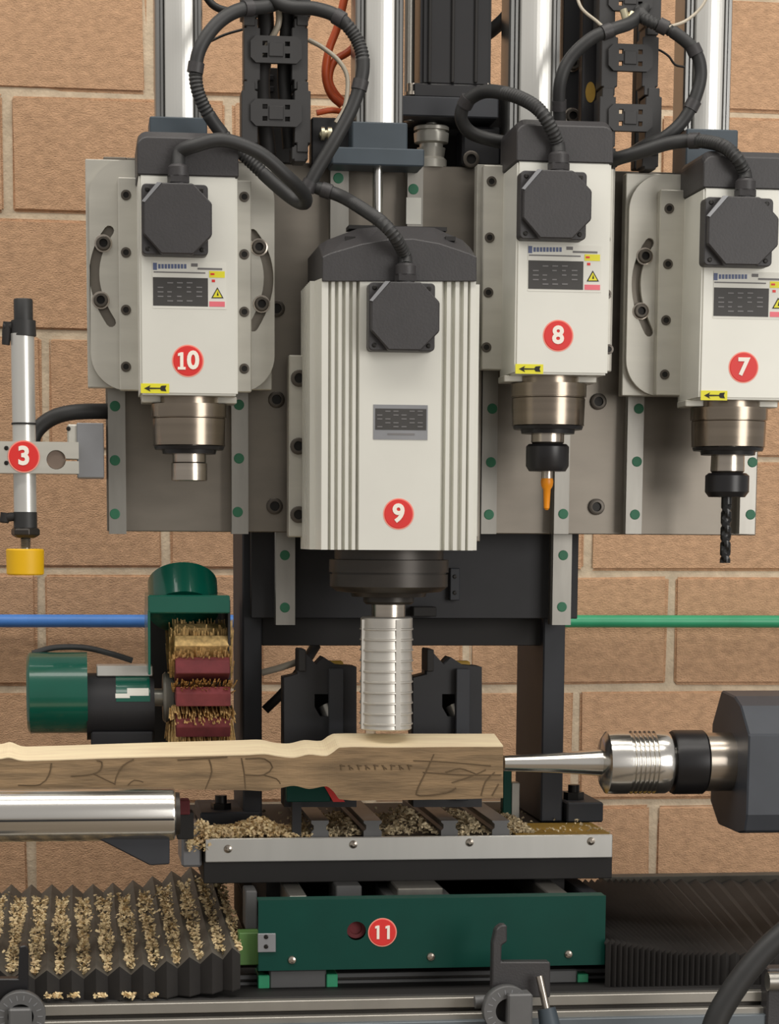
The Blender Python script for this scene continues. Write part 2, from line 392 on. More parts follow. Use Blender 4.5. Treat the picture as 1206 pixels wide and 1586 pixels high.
def rating_label(parent, x0, y0, Y):
    X = lambda u: x0 + u; Yp = lambda v: y0 + v
    L = MB().pbox(X(0), Yp(0), X(114), Yp(73), Y - .0005, .0005).build('rating_label', 'label_white', parent, label='white rating label with a dark data field')
    d = MB().pbox(X(1), Yp(25), X(86), Yp(69), Y - .0009, .0004).build('data_field', 'label_dark', L)
    q = MB()
    q.pbox(X(1), Yp(2), X(7), Yp(13), Y - .0009, .0004)
    for k in range(9): q.pbox(X(9 + k * 5), Yp(4), X(12.6 + k * 5), Yp(11), Y - .0009, .0004)
    q.build('blurred_heading', 'label_blue', L)
    q = MB(); q.pbox(X(60), Yp(3), X(70), Yp(8), Y - .0009, .0004); q.pbox(X(70), Yp(10), X(108), Yp(13), Y - .0009, .0004); q.pbox(X(2), Yp(16), X(82), Yp(18), Y - .0009, .0004)
    for r_ in range(5):
        for k in range(5):
            if (r_ * 3 + k * 5) % 4: q.pbox(X(8 + k * 15), Yp(32 + r_ * 7), X(17 + k * 15 - (k * r_) % 4), Yp(34 + r_ * 7), Y - .0013, .0004)
    q.build('blurred_lines', 'label_text', L)
    MB().pbox(X(88), Yp(15), X(112), Yp(25), Y - .0009, .0004).build('yellow_field', 'yellow_print', L)
    q = MB(); q.pbox(X(90), Yp(18), X(96), Yp(21), Y - .0012, .0004); q.pbox(X(92), Yp(28), X(97), Yp(32), Y - .0009, .0004); q.build('red_marks', 'red', L)
    p = lambda u, v: (P(X(u), Yp(v), Y).x, P(X(u), Yp(v), Y).z)
    w = MB().prism_xz([p(91, 57), p(110, 57), p(100.5, 40)], Y - .0009, Y - .0005).build('warning_triangle', 'black_matt', L)
    MB().prism_xz([p(93.5, 55.6), p(107.5, 55.6), p(100.5, 43)], Y - .0011, Y - .0009).build('triangle_fill', 'yellow_print', w)
    MB().prism_xz([p(99.5, 53), p(102.5, 53), p(101, 46)], Y - .0013, Y - .0011).build('triangle_mark', 'black_matt', w)
    MB().pbox(X(88), Yp(62), X(112), Yp(70), Y - .0009, .0004).build('red_field', 'pink_print', L)
def slot(p0, p1, p2, wpx, Y):                       # curved slot through three pixel points
    a, b, c = (Vector((P(*q, Y).x, P(*q, Y).z)) for q in (p0, p1, p2)); w = wpx * sc(Y) / 2
    pts = [a * (1 - t) ** 2 + (2 * b - .5 * a - .5 * c) * 2 * t * (1 - t) + c * t * t for t in [i / 14 for i in range(15)]]
    L, R = [], []
    for i, p in enumerate(pts):
        t = (pts[min(i + 1, 14)] - pts[max(i - 1, 0)]).normalized(); n = Vector((-t.y, t.x)); L.append(p + n * w); R.append(p - n * w)
    def cap(p, d): return [p + Vector((math.cos(d + s), math.sin(d + s))) * w for s in (-.9, -.3, .3, .9)]
    t0 = (pts[0] - pts[1]).normalized(); t1 = (pts[-1] - pts[-2]).normalized()
    out = L + cap(pts[-1], math.atan2(t1.y, t1.x))[::-1] + R[::-1] + cap(pts[0], math.atan2(t0.y, t0.x))[::-1]
    return [tuple(v) for v in out]
GLAND = {}
def small_spindle(key, label, face, cap_y, tb, gl, lab, num, arr, fl_x, fl_y, holes, plate, carriage, slots, sbolts, nose, tool):
    x0, y0, x1, y1 = face
    a, b, z0, z1 = rect(x0, y0, x1, y1, MF); ax = (a + b) / 2; ay = (MF + MR) / 2
    t = thing('router_spindle', label, 'spindle motor', (ax, ay, z0), 'small router spindles on the grey plate')
    MB().box(a, b, MF, MR, z0, z1).build('motor_body', 'body_paint', t, .0025, 2)
    zc = ZZ((x0 + x1) / 2, cap_y, MF); q = .0015
    A = rrect(a - q, b + q, z1 - .001, zc - .008, .012, 5, (0, 0, 1, 1)); B = rrect(a - q, b + q, z1 - .001, zc, .012, 5, (0, 0, 1, 1))
    cp = MB().loft([(x, MF - q, z) for x, z in A], [(x, MF + .012, z) for x, z in B], True)
    cp.prism_xz(B, MF + .012, MR + .004); cp.build('end_cap', 'dark_plastic', t, .0012)
    GLAND[key] = terminal_box(t, *tb, MF, *gl)
    rating_label(t, lab[0], lab[1], MF); number(t, num[0], num[1], num[2], MF); arrow_label(t, *arr, MF)
    # mounting flange with four screws each side
    YF = MR - .012; xm = 123 + ((x0 + x1) / 2 - 123) * (DIST + MF) / (DIST + YF)
    fx0, fx1 = fl_x, 2 * xm - fl_x
    a2, b2, c2, d2 = rect(fx0, fl_y[0], fx1, fl_y[1], YF)
    f = MB().box(a2, b2, YF, YF + .016, c2, d2).build('mounting_flange', 'plate_white', t, .0012)
    for hx, hy in holes:
        inst('bolt', BOLT_S, P(hx, hy, YF), f); inst('bolt', BOLT_S, P(2 * xm - hx, hy + 3, YF), f)
    Y2 = MR + .004
    if plate:
        sl = [slot(*s, 15, Y2) for s in slots]
        pa, pb, pc, pd = rect(*plate, Y2)
        holed_plate(rrect(pa, pb, pc, pd, 56 * sc(Y2), 10), sl, Y2, Y2 + .011, 'swivel_plate', 'plate_white', t)
        for q_ in sl: MB().prism_xz(q_, Y2 + .0105, Y2 + .0113).build('slot_shade', 'plate_grey', t)  # added grey backing that puts the shade of the slot depth into colour
        for bx, by in sbolts: inst('clamp_bolt', BOLT_M, P(bx, by, Y2), t)
    Y3 = Y2 + .0115; a3, b3, c3, d3 = rect(*carriage, Y3)
    MB().box(a3, b3, Y3, Y3 + .02, c3, d3).build('carriage_plate', 'plate_white', t, .001)
    for xx in (a3 + .015, b3 - .055): MB().box(xx, xx + .04, Y3 + .02, Y3 + .028, c3 + .03, d3 - .03).build('carriage_block', 'dark_steel', t, .001)
    # steel nose, lathe profile in pixels below the motor
    s = sc(ay); nx = P((nose[0] + nose[1]) / 2, nose[2], ay).x; zn = z0; R = (nose[1] - nose[0]) / 2 * s; H = (nose[3] - nose[2]) * s
    MB().lathe((nx, ay, zn + .001), (0, 0, -1), [(0, R * .8), (H * .16, R * .8), (H * .16, R), (H * .42, R), (H * .42, R * .95), (H * .44, R * .95), (H * .46, R * .97), (H, R * .95), (H, R * .96)], 48).build('spindle_nose', 'nose_steel', t)
    MB().lathe((nx, ay, zn - H), (0, 0, -1), [(0, R * .93), (.004, R * .9), (.004, R * .72), (.009, R * .7)], 40).build('seal_ring', 'black_gloss', t)
    for sx in (-1, 1): MB().box(nx + sx * R * .98 - .012, nx + sx * R * .98 + .012, ay - .012, ay + .03, zn - .007, zn + .001).build('mount_lug', 'plate_white', t, .001)
    zz = lambda py: ZZ((nose[0] + nose[1]) / 2, py, ay)
    for nm, m_, prof in tool:
        n_ = 40 if nm != 'collet_nut' else 28
        pr = [(zn - zz(py), r_ * s) for py, r_ in prof]
        if nm == 'drill_bit':
            zA, zB = zz(prof[0][0]), zz(prof[-1][0]); r_ = prof[0][1] * s; d = MB(); k = 40; rings = []
            for i in range(k + 1):
                zq = zA + (zB - zA) * i / k; fl = 0 if i < 6 else 1; tw = i * .34; ring = []
                for j in range(12):
                    an = j * math.pi / 6; rr = r_ * (1 - fl * .38 * max(0, math.cos(2 * (an - tw))) ** 2)
                    ring.append((nx + rr * math.cos(an), ay + rr * math.sin(an), zq))
                rings.append(ring)
            for i in range(k): d.add(rings[i] + rings[i + 1], [(j, (j + 1) % 12, 12 + (j + 1) % 12, 12 + j) for j in range(12)], True)
            d.add(rings[-1], [tuple(range(12))]); d.build(nm, m_, t)
        else: MB().lathe((nx, ay, zn), (0, 0, -1), pr, n_).build(nm, m_, t)
    return t
small_spindle('10', 'white square spindle motor with red number 10 and no bit fitted', (216, 271, 368, 612), 203, (220, 284, 328, 394), (276, 265), (236, 405), ('10', 291, 559),
    (218, 594, 262, 609), 184, (277, 606), [(195, 302), (195, 391), (195, 480), (195, 568)], (139, 250, 425, 606), (134, 250, 421, 602),
    [((169, 357), (146, 425), (172, 499)), ((391, 362), (416, 430), (392, 506))], [(160, 377), (156, 465), (401, 383), (405, 471)], (234, 351, 612, 686),
    [('drive_shaft', 'steel', [(686, 26), (716, 26), (718, 28), (744, 28), (745, 25)])])
small_spindle('8', 'white square spindle motor with red number 8 and orange router bit', (799, 250, 944, 580), 184, (807, 264, 915, 370), (865, 245), (817, 379), ('8', 864, 520),
    (798, 564, 841, 579), 747, (258, 574), [(761, 281), (758, 368), (756, 453), (753, 538)], None, (737, 257, 950, 574), [], [], (790, 909, 580, 656),
    [('drive_shaft', 'steel', [(655, 26), (685, 26), (690, 22)]), ('collet_nut', 'black_gloss', [(688, 30), (692, 34), (722, 34), (730, 29), (730, 14)]),
     ('bit_shank', 'steel', [(728, 9), (744, 9)]), ('router_bit', 'orange', [(741, 9), (746, 10), (753, 9), (758, 6), (787, 4.5), (790, 2)])])
small_spindle('7', 'white square spindle motor with red number 7 and long drill bit', (1086, 291, 1232, 619), 233, (1093, 305, 1204, 411), (1154, 285), (1104, 421), ('7', 1151, 569),
    (1085, 605, 1126, 620), 1019, (296, 614), [(1036, 323), (1034, 409), (1031, 496), (1029, 580)], (972, 272, 1276, 615), (966, 272, 1272, 615),
    [((1006, 376), (985, 440), (1005, 514)), ((1237, 376), (1260, 440), (1238, 514))], [(998, 397), (992, 482), (1246, 397), (1250, 482)], (1068, 1190, 620, 692),
    [('drive_shaft', 'steel', [(692, 26), (730, 27), (735, 22)]), ('collet_nut', 'black_gloss', [(733, 30), (737, 35), (762, 35), (770, 29), (770, 14)]), ('drill_bit', 'drill', [(768, 8.8), (872, 8)])])

# ---- the big finned spindle (number 9)
Y9 = -.085; R9 = .085; A9 = 0.0
a, b, z0, z1 = rect(497, 433, 735, 852, Y9); xc = (a + b) / 2
t9 = thing('milling_spindle', 'large finned silver spindle motor with red number 9 in the middle', 'spindle motor', (xc, A9, z0))
s9 = sc(Y9); pts = [(a - .004, R9)]; zmid = 640
def fx(px): return P(px, zmid, Y9).x
def fins(x0, x1, n, rev=False):
    out = []; w = (x1 - x0) / n
    for k in range(n):
        xs = x0 + k * w
        out += [(fx(xs), Y9 + .0085), (fx(xs + w * .14), Y9 + .0085), (fx(xs + w * .34), Y9 + .001), (fx(xs + w * .8), Y9 + .001), (fx(xs + w * .97), Y9 + .0085)]
    return out
prof = [(a - .004, R9), (a - .004, Y9 + .03), (fx(498), Y9 + .0015), (fx(508), Y9 + .0015)] + fins(509, 553, 4) + [(fx(554), Y9 + .008), (fx(556), Y9 - .002), (fx(682), Y9 - .002), (fx(685), Y9 + .004)] + fins(686, 725, 3) + \
       [(fx(727), Y9 + .0015), (fx(735), Y9 + .0015), (b + .004, Y9 + .03), (b + .004, R9)]
MB().prism_xy(prof, z0, z1).build('finned_body', 'body_paint', t9)
for k in range(7):
    yy = Y9 + .035 + k * .018
    for e0 in (a - .010, b + .004): MB().box(e0, e0 + .006, yy, yy + .009, z0, z1).build('side_fin', 'body_paint', t9)
def pz(l, Y): return [(P(x, y, Y).x, Y, P(x, y, Y).z) for x, y in l]
F = pz([(499, 436), (499, 398), (512, 392), (560, 378), (600, 371), (640, 370), (680, 377), (725, 392), (738, 398), (738, 436)], Y9 - .004)
G = pz([(499, 436), (499, 380), (512, 372), (548, 354), (600, 351), (640, 351), (690, 353), (722, 372), (736, 384), (736, 436)], Y9 + .04)
for p, q in zip(F, G): pass
G = [(p[0], Y9 + .04, q[2]) for p, q in zip(F, G)]
H = [(p[0], R9 + .004, p[2]) for p in G]
cp = MB(); cp.loft(F, G); cp.loft(G, H); cap9 = cp.build('end_cap', 'dark_plastic', t9, .001)
for px in (542, 697):
    q = P(px, 368, Y9 + .02); MB().box(q.x - .006, q.x + .006, Y9 + .017, Y9 + .024, q.z - .004, q.z + .001).build('vent_slot', 'black_matt', cap9)
MB().pbox(540, 350, 692, 356, Y9 + .05, .03).build('cap_rim', 'black_matt', cap9)
GLAND['9'] = terminal_box(t9, 572, 437, 680, 543, Y9 - .002, 628, 420)
np_ = MB().pbox(578, 627, 662, 681, Y9 - .0028, .001).build('name_plate', 'label_grey', t9, label='grey metal name plate with a dark field')
MB().pbox(581, 633, 660, 666, Y9 - .0032, .0005).build('data_field', 'label_dark', np_)
q = MB()
for r_ in range(5):
    for k in range(6):
        if (r_ + k * 2) % 3: q.pbox(584 + k * 12.5, 636 + r_ * 6, 592 + k * 12.5, 637.6 + r_ * 6, Y9 - .0036, .0004)
q.pbox(600, 671, 642, 674, Y9 - .0032, .0004); q.build('blurred_lines', 'label_text', np_)
number(t9, '9', 617, 796, Y9 - .002, 23, 27)
# dark stepped nose and spiral cutter
s = sc(A9); nx = P(602, 880, A9).x
zz = lambda py: ZZ(602, py, A9)
MB().lathe((nx, A9, z0 + .002), (0, 0, -1), [(z0 + .002 - zz(py), r_ * s) for py, r_ in ((846, 86), (866, 86), (866, 88), (867, 94), (886, 94), (886, 90), (889, 90), (889, 93), (908, 93), (916, 82), (918, 60), (924, 58))], 56).build('spindle_nose', 'dark_steel', t9)
MB().lathe((nx - .0, A9, zz(918)), (0, 0, -1), [(0, 40 * s), (14 * s, 40 * s), (18 * s, 36 * s), (18 * s, 20 * s)], 28).build('collet_nut', 'dark_steel', t9)
MB().lathe((nx, A9, zz(930)), (0, 0, -1), [(0, 27 * s), (28 * s, 27 * s)], 32).build('drive_shaft', 'steel', t9)
pr = [(0, 38 * s), (2 * s, 41 * s)]; L = 178; k = 0
y = 18
while y < L - 4:
    pr += [((y - 1) * s, 41 * s), (y * s, 42.5 * s), ((y + 2) * s, 42.5 * s), ((y + 3) * s, 40 * s)]; y += 16.6
pr += [((L - 2) * s, 41 * s), (L * s, 38 * s)]
ct = MB().lathe((P(598, 1040, A9).x, A9, zz(955)), (0, 0, -1), pr, 48).build('milling_cutter', 'cutter_steel', t9, label='tall ridged steel milling cutter')
for i in range(4):
    an = math.radians(200 + i * 90); cx_, cy_ = P(598, 1040, A9).x + math.cos(an) * 40 * s, A9 + math.sin(an) * 40 * s
    MB().box(cx_ - .003, cx_ + .003, cy_ - .003, cy_ + .003, zz(955) - (L - 2) * s, zz(955) - 4 * s).build('cutting_edge', 'cutter_steel', ct)
YK = .055
br = MB().pbox(447, 550, 492, 832, YK, .03).build('side_bracket', 'plate_white', t9, .0015)
for px, py in ((463, 586), (462, 691), (462, 797)): inst('bolt', BOLT_L, P(px, py, YK), br)
MB().pbox(470, 550, 745, 838, YK + .03, .0035).build('carriage_plate', 'plate_grey', t9, .001)
br = MB().pbox(712, 552, 742, 832, YK, .03).build('side_bracket', 'plate_white', t9, .0015)
MB().pbox(486, 500, 500, 845, Y9 + .05, .08).build('mounting_side', 'plate_white', t9, .001)
# ================================================================ upright air cylinders above the plate
def column(x0, x1, yb, bx0, bx1, by1, Y, label, rod=None, flange=None):
    a, b, z0, z1 = rect(x0, -160, x1, yb, Y); w = b - a; d = w
    t = thing('lift_cylinder', label, 'air cylinder', ((a + b) / 2, Y + d / 2, ZZ((x0 + x1) / 2, by1, Y)), 'bright lift cylinders above the plate')
    r = .13 * w; poly = []
    # profile tube: round-fronted body with a grooved rib on each side
    poly += [(a + w * .2, Y + d), (a + w * .2, Y + d * .09), (a + w * .22, Y + d * .06)]
    for k in range(9):
        u = k / 8; poly.append((a + w * (.26 + .48 * u), Y + d * (.045 - .045 * math.sin(math.pi * u))))
    poly += [(a + w * .78, Y + d * .06), (a + w * .8, Y + d * .09), (a + w * .8, Y + d)]
    o = MB().prism_xy(poly, z0, z1).build('profile_tube', 'anodised', t)
    for sg, e0 in ((1, a), (-1, b)):                       # grooved rib down each side
        rp_ = [(.0, 1.), (.0, .2), (.03, .14), (.09, .14), (.09, .24), (.115, .24), (.115, .12), (.16, .12), (.2, .2), (.2, 1.)]
        MB().prism_xy([(e0 + sg * u * w, Y + d * v) for u, v in rp_], z0, z1).build('side_rib', 'rib_grey', t)
    MB().pbox(bx0, yb - 1, bx1, by1, Y - .004, d + .008).build('end_block', 'slate_paint', t, .0015)
    MB().box(a - .003, b + .003, Y - .004, Y + d + .004, z1, z1 + .04).build('head_block', 'slate_paint', t, .0015)
    if flange: MB().pbox(*flange, Y - .006, d * .9).build('flange_plate', 'slate_paint', t, .0015)
    if rod:
        c0 = P((rod[0] + rod[1]) / 2, rod[2], Y + d * .3); c1 = P((rod[0] + rod[1]) / 2, rod[3], Y + d * .3); c1.x = c0.x
        MB().cyl(c0, c1, (rod[1] - rod[0]) / 2 * sc(Y), 20).build('piston_rod', 'chrome', t)
    return t
column(240, 314, 182, 232, 321, 262, .062, 'bright square cylinder tube standing above spindle 10', None)
column(552, 627, 190, 545, 631, 232, .040, 'bright square cylinder tube above spindle 9 with slate flange', (577, 593, 254, 372), (514, 229, 657, 256))
column(791, 872, 214, 786, 880, 262, .062, 'bright square cylinder tube standing behind spindle 8')
column(1064, 1138, 201, 1062, 1142, 280, .062, 'bright square cylinder tube at the right above spindle 7')

# ================================================================ servo motor and coupling
YS = .085
sv = thing('servo_motor', 'black servo motor with a steel shaft coupling beside the middle cylinder', 'motor', P(690, 256, YS + .05))
MB().pbox(652, -170, 762, 134, YS + .005, .085).build('motor_body', 'black_gloss', sv, .004, 2)
MB().pbox(640, 130, 772, 152, YS + .002, .095).build('motor_flange', 'black_gloss', sv, .002)
MB().pbox(622, 150, 772, 181, YS - .004, .11).build('mounting_plate_block', 'frame_slate', sv, .0015)
for px in (664, 700, 736): MB().pbox(px, -160, px + 5, 128, YS + .001, .006).build('cooling_rib', 'black_matt', sv, .001)
for px in (638, 752):
    c = P(px, 148, YS + .012); m = MB(); m.lathe(c, (0, 0, 1), [(0, .009), (.004, .009), (.004, .0065), (.014, .0065)], 14); m.build('bolt', 'steel', sv)
c = P(634, 60, YS + .03); MB().lathe((c.x, c.y, c.z - .1), (0, 0, 1), [(0, .0065), (.3, .0065)], 14).build('tie_rod', 'rail_steel', sv)
c = P(668, 182, YS + .045); s = sc(YS + .045)
MB().lathe(c, (0, 0, -1), [(0, 8 * s), (13 * s, 8 * s), (13 * s, 24 * s), (15 * s, 27 * s), (20 * s, 27 * s), (20 * s, 22 * s), (24 * s, 22 * s), (24 * s, 27 * s), (38 * s, 26 * s), (40 * s, 18 * s),
     (46 * s, 18 * s), (46 * s, 22 * s), (60 * s, 20 * s), (64 * s, 24 * s), (72 * s, 24 * s), (76 * s, 24 * s)], 36).build('shaft_coupling', 'plate_white', sv)
bb = MB().pbox(716, 196, 776, 257, YS + .02, .05).build('bearing_block', 'frame_black', sv, .003)
inst('bolt', BOLT_L, P(729, 247, YS + .02), bb)
MB().pbox(630, 182, 780, 262, YS + .085, .01).build('rear_cover', 'black_matt', sv)
MB().pbox(748, 150, 790, 200, YS + .06, .03).build('side_bracket', 'frame_black', sv, .002)

# ================================================================ cable chains
def chain(x0, x1, ytop, ybot, Y, pitch, bars, label, off):
    t = thing('cable_chain', label, 'cable chain', P((x0 + x1) / 2, ybot, Y + .02))
    k = 0; y = ytop
    while y < ybot - 8:
        y2 = min(y + pitch * 1.12, ybot); w = 25; o = (k % 2) * 4; ln = None
        for side_ in (0, 1):
            xa, xb = (x0 + o, x0 + w + o) if side_ == 0 else (x1 - w - o, x1 - o)
            A, B, z0, z1 = rect(xa, y, xb, y2, Y); dz = (z1 - z0) * .13
            e = .003
            poly = [(A + e, z0), (B - e, z0), (B - e, z0 + dz), (B, z0 + dz), (B, z1 - dz), (B - e, z1 - dz), (B - e, z1), (A + e, z1), (A + e, z1 - dz), (A, z1 - dz), (A, z0 + dz), (A + e, z0 + dz)]
            sp_ = MB().prism_xz(poly, Y + .002 * (k % 2), Y + .034).build('side_plate' if ln else 'chain_link', 'chain_plastic', ln or t, .0008)
            ln = ln or sp_
        yc = y + pitch * .5
        if yc + 22 < ybot:
            A, B, z0, z1 = rect(x0 + 14, yc - 21, x1 - 14, yc + 21, Y - .002); e = (z1 - z0) * .2
            holes = []
            for u in (.28, .72):
                for v in (.28, .72):
                    cx_, cz_ = A + (B - A) * u, z0 + (z1 - z0) * v; hw, hh = (B - A) * .05, (z1 - z0) * .09
                    holes.append([(cx_ - hw, cz_ - hh), (cx_ + hw, cz_ - hh), (cx_ + hw, cz_ + hh), (cx_ - hw, cz_ + hh)])
            outer = [(A + e, z0), (B - e, z0), (B, z0 + e), (B, z1 - e), (B - e, z1), (A + e, z1), (A, z1 - e), (A, z0 + e)]
            holed_plate(outer, holes, Y - .004, Y + .004, 'cross_bar', 'chain_plastic', ln)
            q1 = P((x0 + x1) / 2, yc, Y - .004); hw = (B - A) * .14
            MB().box(q1.x - hw, q1.x + hw, Y - .006, Y - .003, q1.z - .008, q1.z + .008).build('clip', 'chain_plastic', ln, .0006)
        y += pitch; k += 1
    return t
chain(374, 481, -70, 250, .03, 98, None, 'black plastic cable chain hanging to the right of spindle 10', 0)
chain(928, 1024, -50, 262, .045, 93, None, 'black plastic cable chain hanging between spindles 8 and 7', 0)
# second chain run behind the right chain, seen edge-on with a yellow spot
rs = thing('chain_guide', 'tall black guide plate with a yellow oval sticker left of the right chain', 'guide plate', P(915, 262, .09))
MB().pbox(902, -160, 936, 265, .085, .02).build('guide_plate', 'black_gloss', rs, .001)
q = P(914, 143, .0848); e = MB(); e.lathe((0, 0, 0), (0, -1, 0), [(0, .0115), (.0006, .0115)], 24)
e.v = [(v[0] * .55 + q.x, v[1] + q.y, v[2] * 1.1 + q.z) for v in e.v]; e.build('oval_sticker', 'ochre', rs)
rs = thing('chain_guide', 'narrow black guide plate with bolts close behind spindle 8 cable', 'guide plate', P(885, 262, .12))
g = MB().pbox(872, -160, 898, 262, .13, .02).build('guide_plate', 'frame_black', rs, .001)
for py in (98, 180): inst('bolt', BOLT_M, P(886, py, .13), rs)
rs = thing('chain_guide', 'black guide channel close behind the left chain', 'guide plate', P(425, 250, .1))
MB().pbox(398, 105, 458, 252, .105, .02).build('guide_plate', 'black_matt', rs, .001)
for py in (120, 138): MB().pbox(414, py - 4, 424, py + 4, .103, .003).build('guide_boss', 'frame_black', rs, .0005)
rs = thing('chain_guide', 'black guide strip close behind the right side of the right chain', 'guide plate', P(996, 262, .1))
MB().pbox(986, -160, 1012, 262, .11, .02).build('guide_plate', 'black_matt', rs, .001)
rs = thing('chain_bracket', 'dark bracket below the left chain with a pale air fitting', 'bracket', P(510, 256, .05))
MB().pbox(482, 182, 545, 256, .075, .03).build('bracket_plate', 'frame_black', rs, .002)
f = MB(); c = P(497, 207, .06); f.lathe(c, (1, 0, 0), [(0, .008), (.004, .008), (.004, .005), (.008, .005), (.008, .008), (.013, .008)], 12); f.build('air_fitting', 'brass', rs)
f = MB(); c = P(500, 207, .062); f.cyl(c, c + Vector((0, .02, 0)), .004, 10); f.build('fitting_stem', 'brass', rs)

# ================================================================ cables and hoses
def cable(name, pts, rpx, m, label, cat='cable', ribs=None, group=None, ties=()):
    w = [P(x, y, Y) if not isinstance(x, Vector) else x for x, y, Y in pts]
    r = rpx * sc(0); t = thing(name, label, cat, w[0], group)
    MB().tube(w, r, 12, .0021, ribs).build('sheath', m, t)
    sp = spline(w, .01)
    for q in ties:
        i = int(q * (len(sp) - 2)); d = (sp[i + 1] - sp[i]).normalized()
        MB().cyl(sp[i] - d * .006, sp[i] + d * .006, r * 1.18, 14).build('sleeve', 'dark_plastic', t)
    return t
g = GLAND['10']
cable('motor_cable', [(g, 0, 0), (g + Vector((.002, .004, .016)), 0, 0), (300, 226, -.078), (345, 217, -.078), (400, 236, -.07), (445, 274, -.055), (470, 300, -.03), (472, 314, -.012), (455, 309, .005),
    (425, 285, .012), (390, 252, .015), (350, 214, .01), (322, 176, 0), (306, 140, -.005), (303, 105, -.005), (312, 70, -.005), (338, 35, 0), (372, 15, .01), (420, 8, .03), (470, -20, .05)], 10.5, 'rubber',
    'dark cable from spindle 10 looping up to the left chain', ribs=((.46, .56), (.6, .7)), ties=(.58, .72, .88))
g = GLAND['9']
cable('motor_cable', [(g, 0, 0), (g + Vector((-.001, .004, .012)), 0, 0), (612, 368, -.118), (592, 345, -.11), (565, 326, -.06), (530, 305, -.01), (495, 292, .0), (478, 286, .004)], 10, 'rubber',
    'dark ribbed cable rising from spindle 9 to the cable knot', ribs=((.06, .68),), ties=(.95,))
cable('motor_cable', [(478, 288, .0), (492, 262, -.002), (520, 215, -.005), (548, 160, -.005), (562, 105, -.005), (553, 62, 0), (525, 28, .0), (490, 14, .01), (440, 8, .02), (400, -25, .04)], 10.5, 'rubber',
    'dark cable curving from the cable knot up over the left chain', ribs=((.48, .62),), ties=(.43, .7, .02))
g = GLAND['8']
cable('motor_cable', [(g, 0, 0), (g + Vector((-.001, .003, .012)), 0, 0), (854, 200, -.078), (838, 174, -.078), (818, 158, -.06), (788, 146, -.03), (750, 142, .01), (722, 158, .03), (714, 183, .04), (730, 206, .05), (772, 219, .06), (800, 222, .07)], 10.5, 'rubber',
    'dark ribbed cable looping back from the top of spindle 8', ribs=((.03, .42),), ties=(.7,))
cable('loop_cable', [(870, 230, .05), (866, 180, .03), (867, 130, .015), (882, 92, .01), (915, 60, .005), (950, 45, .005), (978, 34, .02), (1000, 10, .05)], 10, 'rubber',
    'dark cable bending from behind spindle 8 to the right chain', ties=(.25, .72))
cable('loop_cable', [(985, 10, .06), (1000, 30, .02), (1040, 48, .01), (1075, 78, .005), (1085, 112, .005), (1077, 150, .005), (1058, 186, .008), (1030, 212, .012), (1000, 225, .03), (975, 240, .06)], 10, 'rubber',
    'dark cable bowing right from the right chain towards spindle 7', ribs=((.05, .28),), ties=(.3, .45, .66))
g = GLAND['7']
cable('motor_cable', [(g, 0, 0), (g + Vector((-.001, .003, .010)), 0, 0), (1140, 244, -.078), (1116, 225, -.06), (1075, 218, -.015), (1035, 222, -.005), (990, 236, .01), (955, 246, .03), (935, 256, .06)], 10.5, 'rubber',
    'dark ribbed cable running left from the top of spindle 7', ribs=((.04, .4),), ties=(.5,))
for pts, r, m, lb in (
    ([(535, -10, .10), (523, 40, .1), (509, 78, .1), (504, 115, .1), (512, 145, .1), (530, 163, .1)], 6.5, 'orange_hose', 'orange air hose hanging nearest the left chain'),
    ([(560, 60, .12), (540, 80, .11), (517, 96, .105), (510, 125, .105), (525, 152, .105), (552, 172, .11)], 6, 'orange_hose', 'orange air hose curving below the other orange hose'),
    ([(478, 62, .07), (500, 74, .065), (525, 95, .06), (538, 122, .06), (534, 165, .06), (520, 190, .06)], 3.6, 'clear_hose', 'pale clear air tube hanging inside the left cable loop'),
    ([(490, 175, .08), (515, 171, .08), (545, 176, .09)], 4.5, 'orange_hose', 'short orange hose end above the pale fitting'),
    ([(310, -20, .12), (330, 8, .11), (358, 18, .11), (385, 15, .11)], 6, 'rubber', 'black hose entering at the top beside the left column'),
    ([(440, -20, .06), (444, 40, .06), (440, 120, .06), (448, 230, .07)], 11, 'rubber', 'thick black hose inside the left cable chain'),
    ([(408, -20, .065), (412, 60, .065), (405, 130, .065), (415, 240, .07)], 13, 'black_matt', 'thicker black hose at the left inside the left chain'),
    ([(425, -20, .055), (432, 30, .05), (420, 60, .055), (395, 100, .06)], 5, 'clear_hose', 'pale tube crossing the top of the left chain'),
    ([(1000, -20, .08), (1003, 60, .08), (998, 120, .08), (1004, 230, .08)], 12, 'rubber', 'thick black hose inside the right cable chain'),
    ([(965, 15, .03), (972, 35, .028), (980, 20, .03)], 6, 'brass', 'short pale tube bend at the top of the right chain'),
    ([(1100, -15, .02), (1085, 12, .015), (1062, 32, .01), (1035, 42, .005)], 2.4, 'clear_hose', 'thin pale wire crossing the right bowing cable'),
    ([(1060, 104, .05), (1045, 100, .05), (1034, 86, .05), (1016, 76, .06), (1000, 78, .07)], 1.8, 'black_matt', 'thin black wire tail beside the right chain'),
    ([(890, -20, .05), (900, 12, .04), (925, 34, .03), (940, 48, .02)], 2.6, 'clear_hose', 'thin pale wire meeting the left cable of the right chain'),
    ([(735, 66, .15), (765, 44, .15), (790, 18, .16), (815, -25, .2)], 11, 'black_matt', 'black hose crossing the wall right of the servo motor'),
    ([(305, 75, .1), (345, 55, .1), (378, 45, .1)], 2, 'rubber', 'thin dark wire crossing the wall left of the left chain')):
    cable('air_hose' if 'hose' in lb or 'tube' in lb else 'thin_wire', pts, r, m, lb, 'hose' if 'hose' in lb or 'tube' in lb else 'wire')

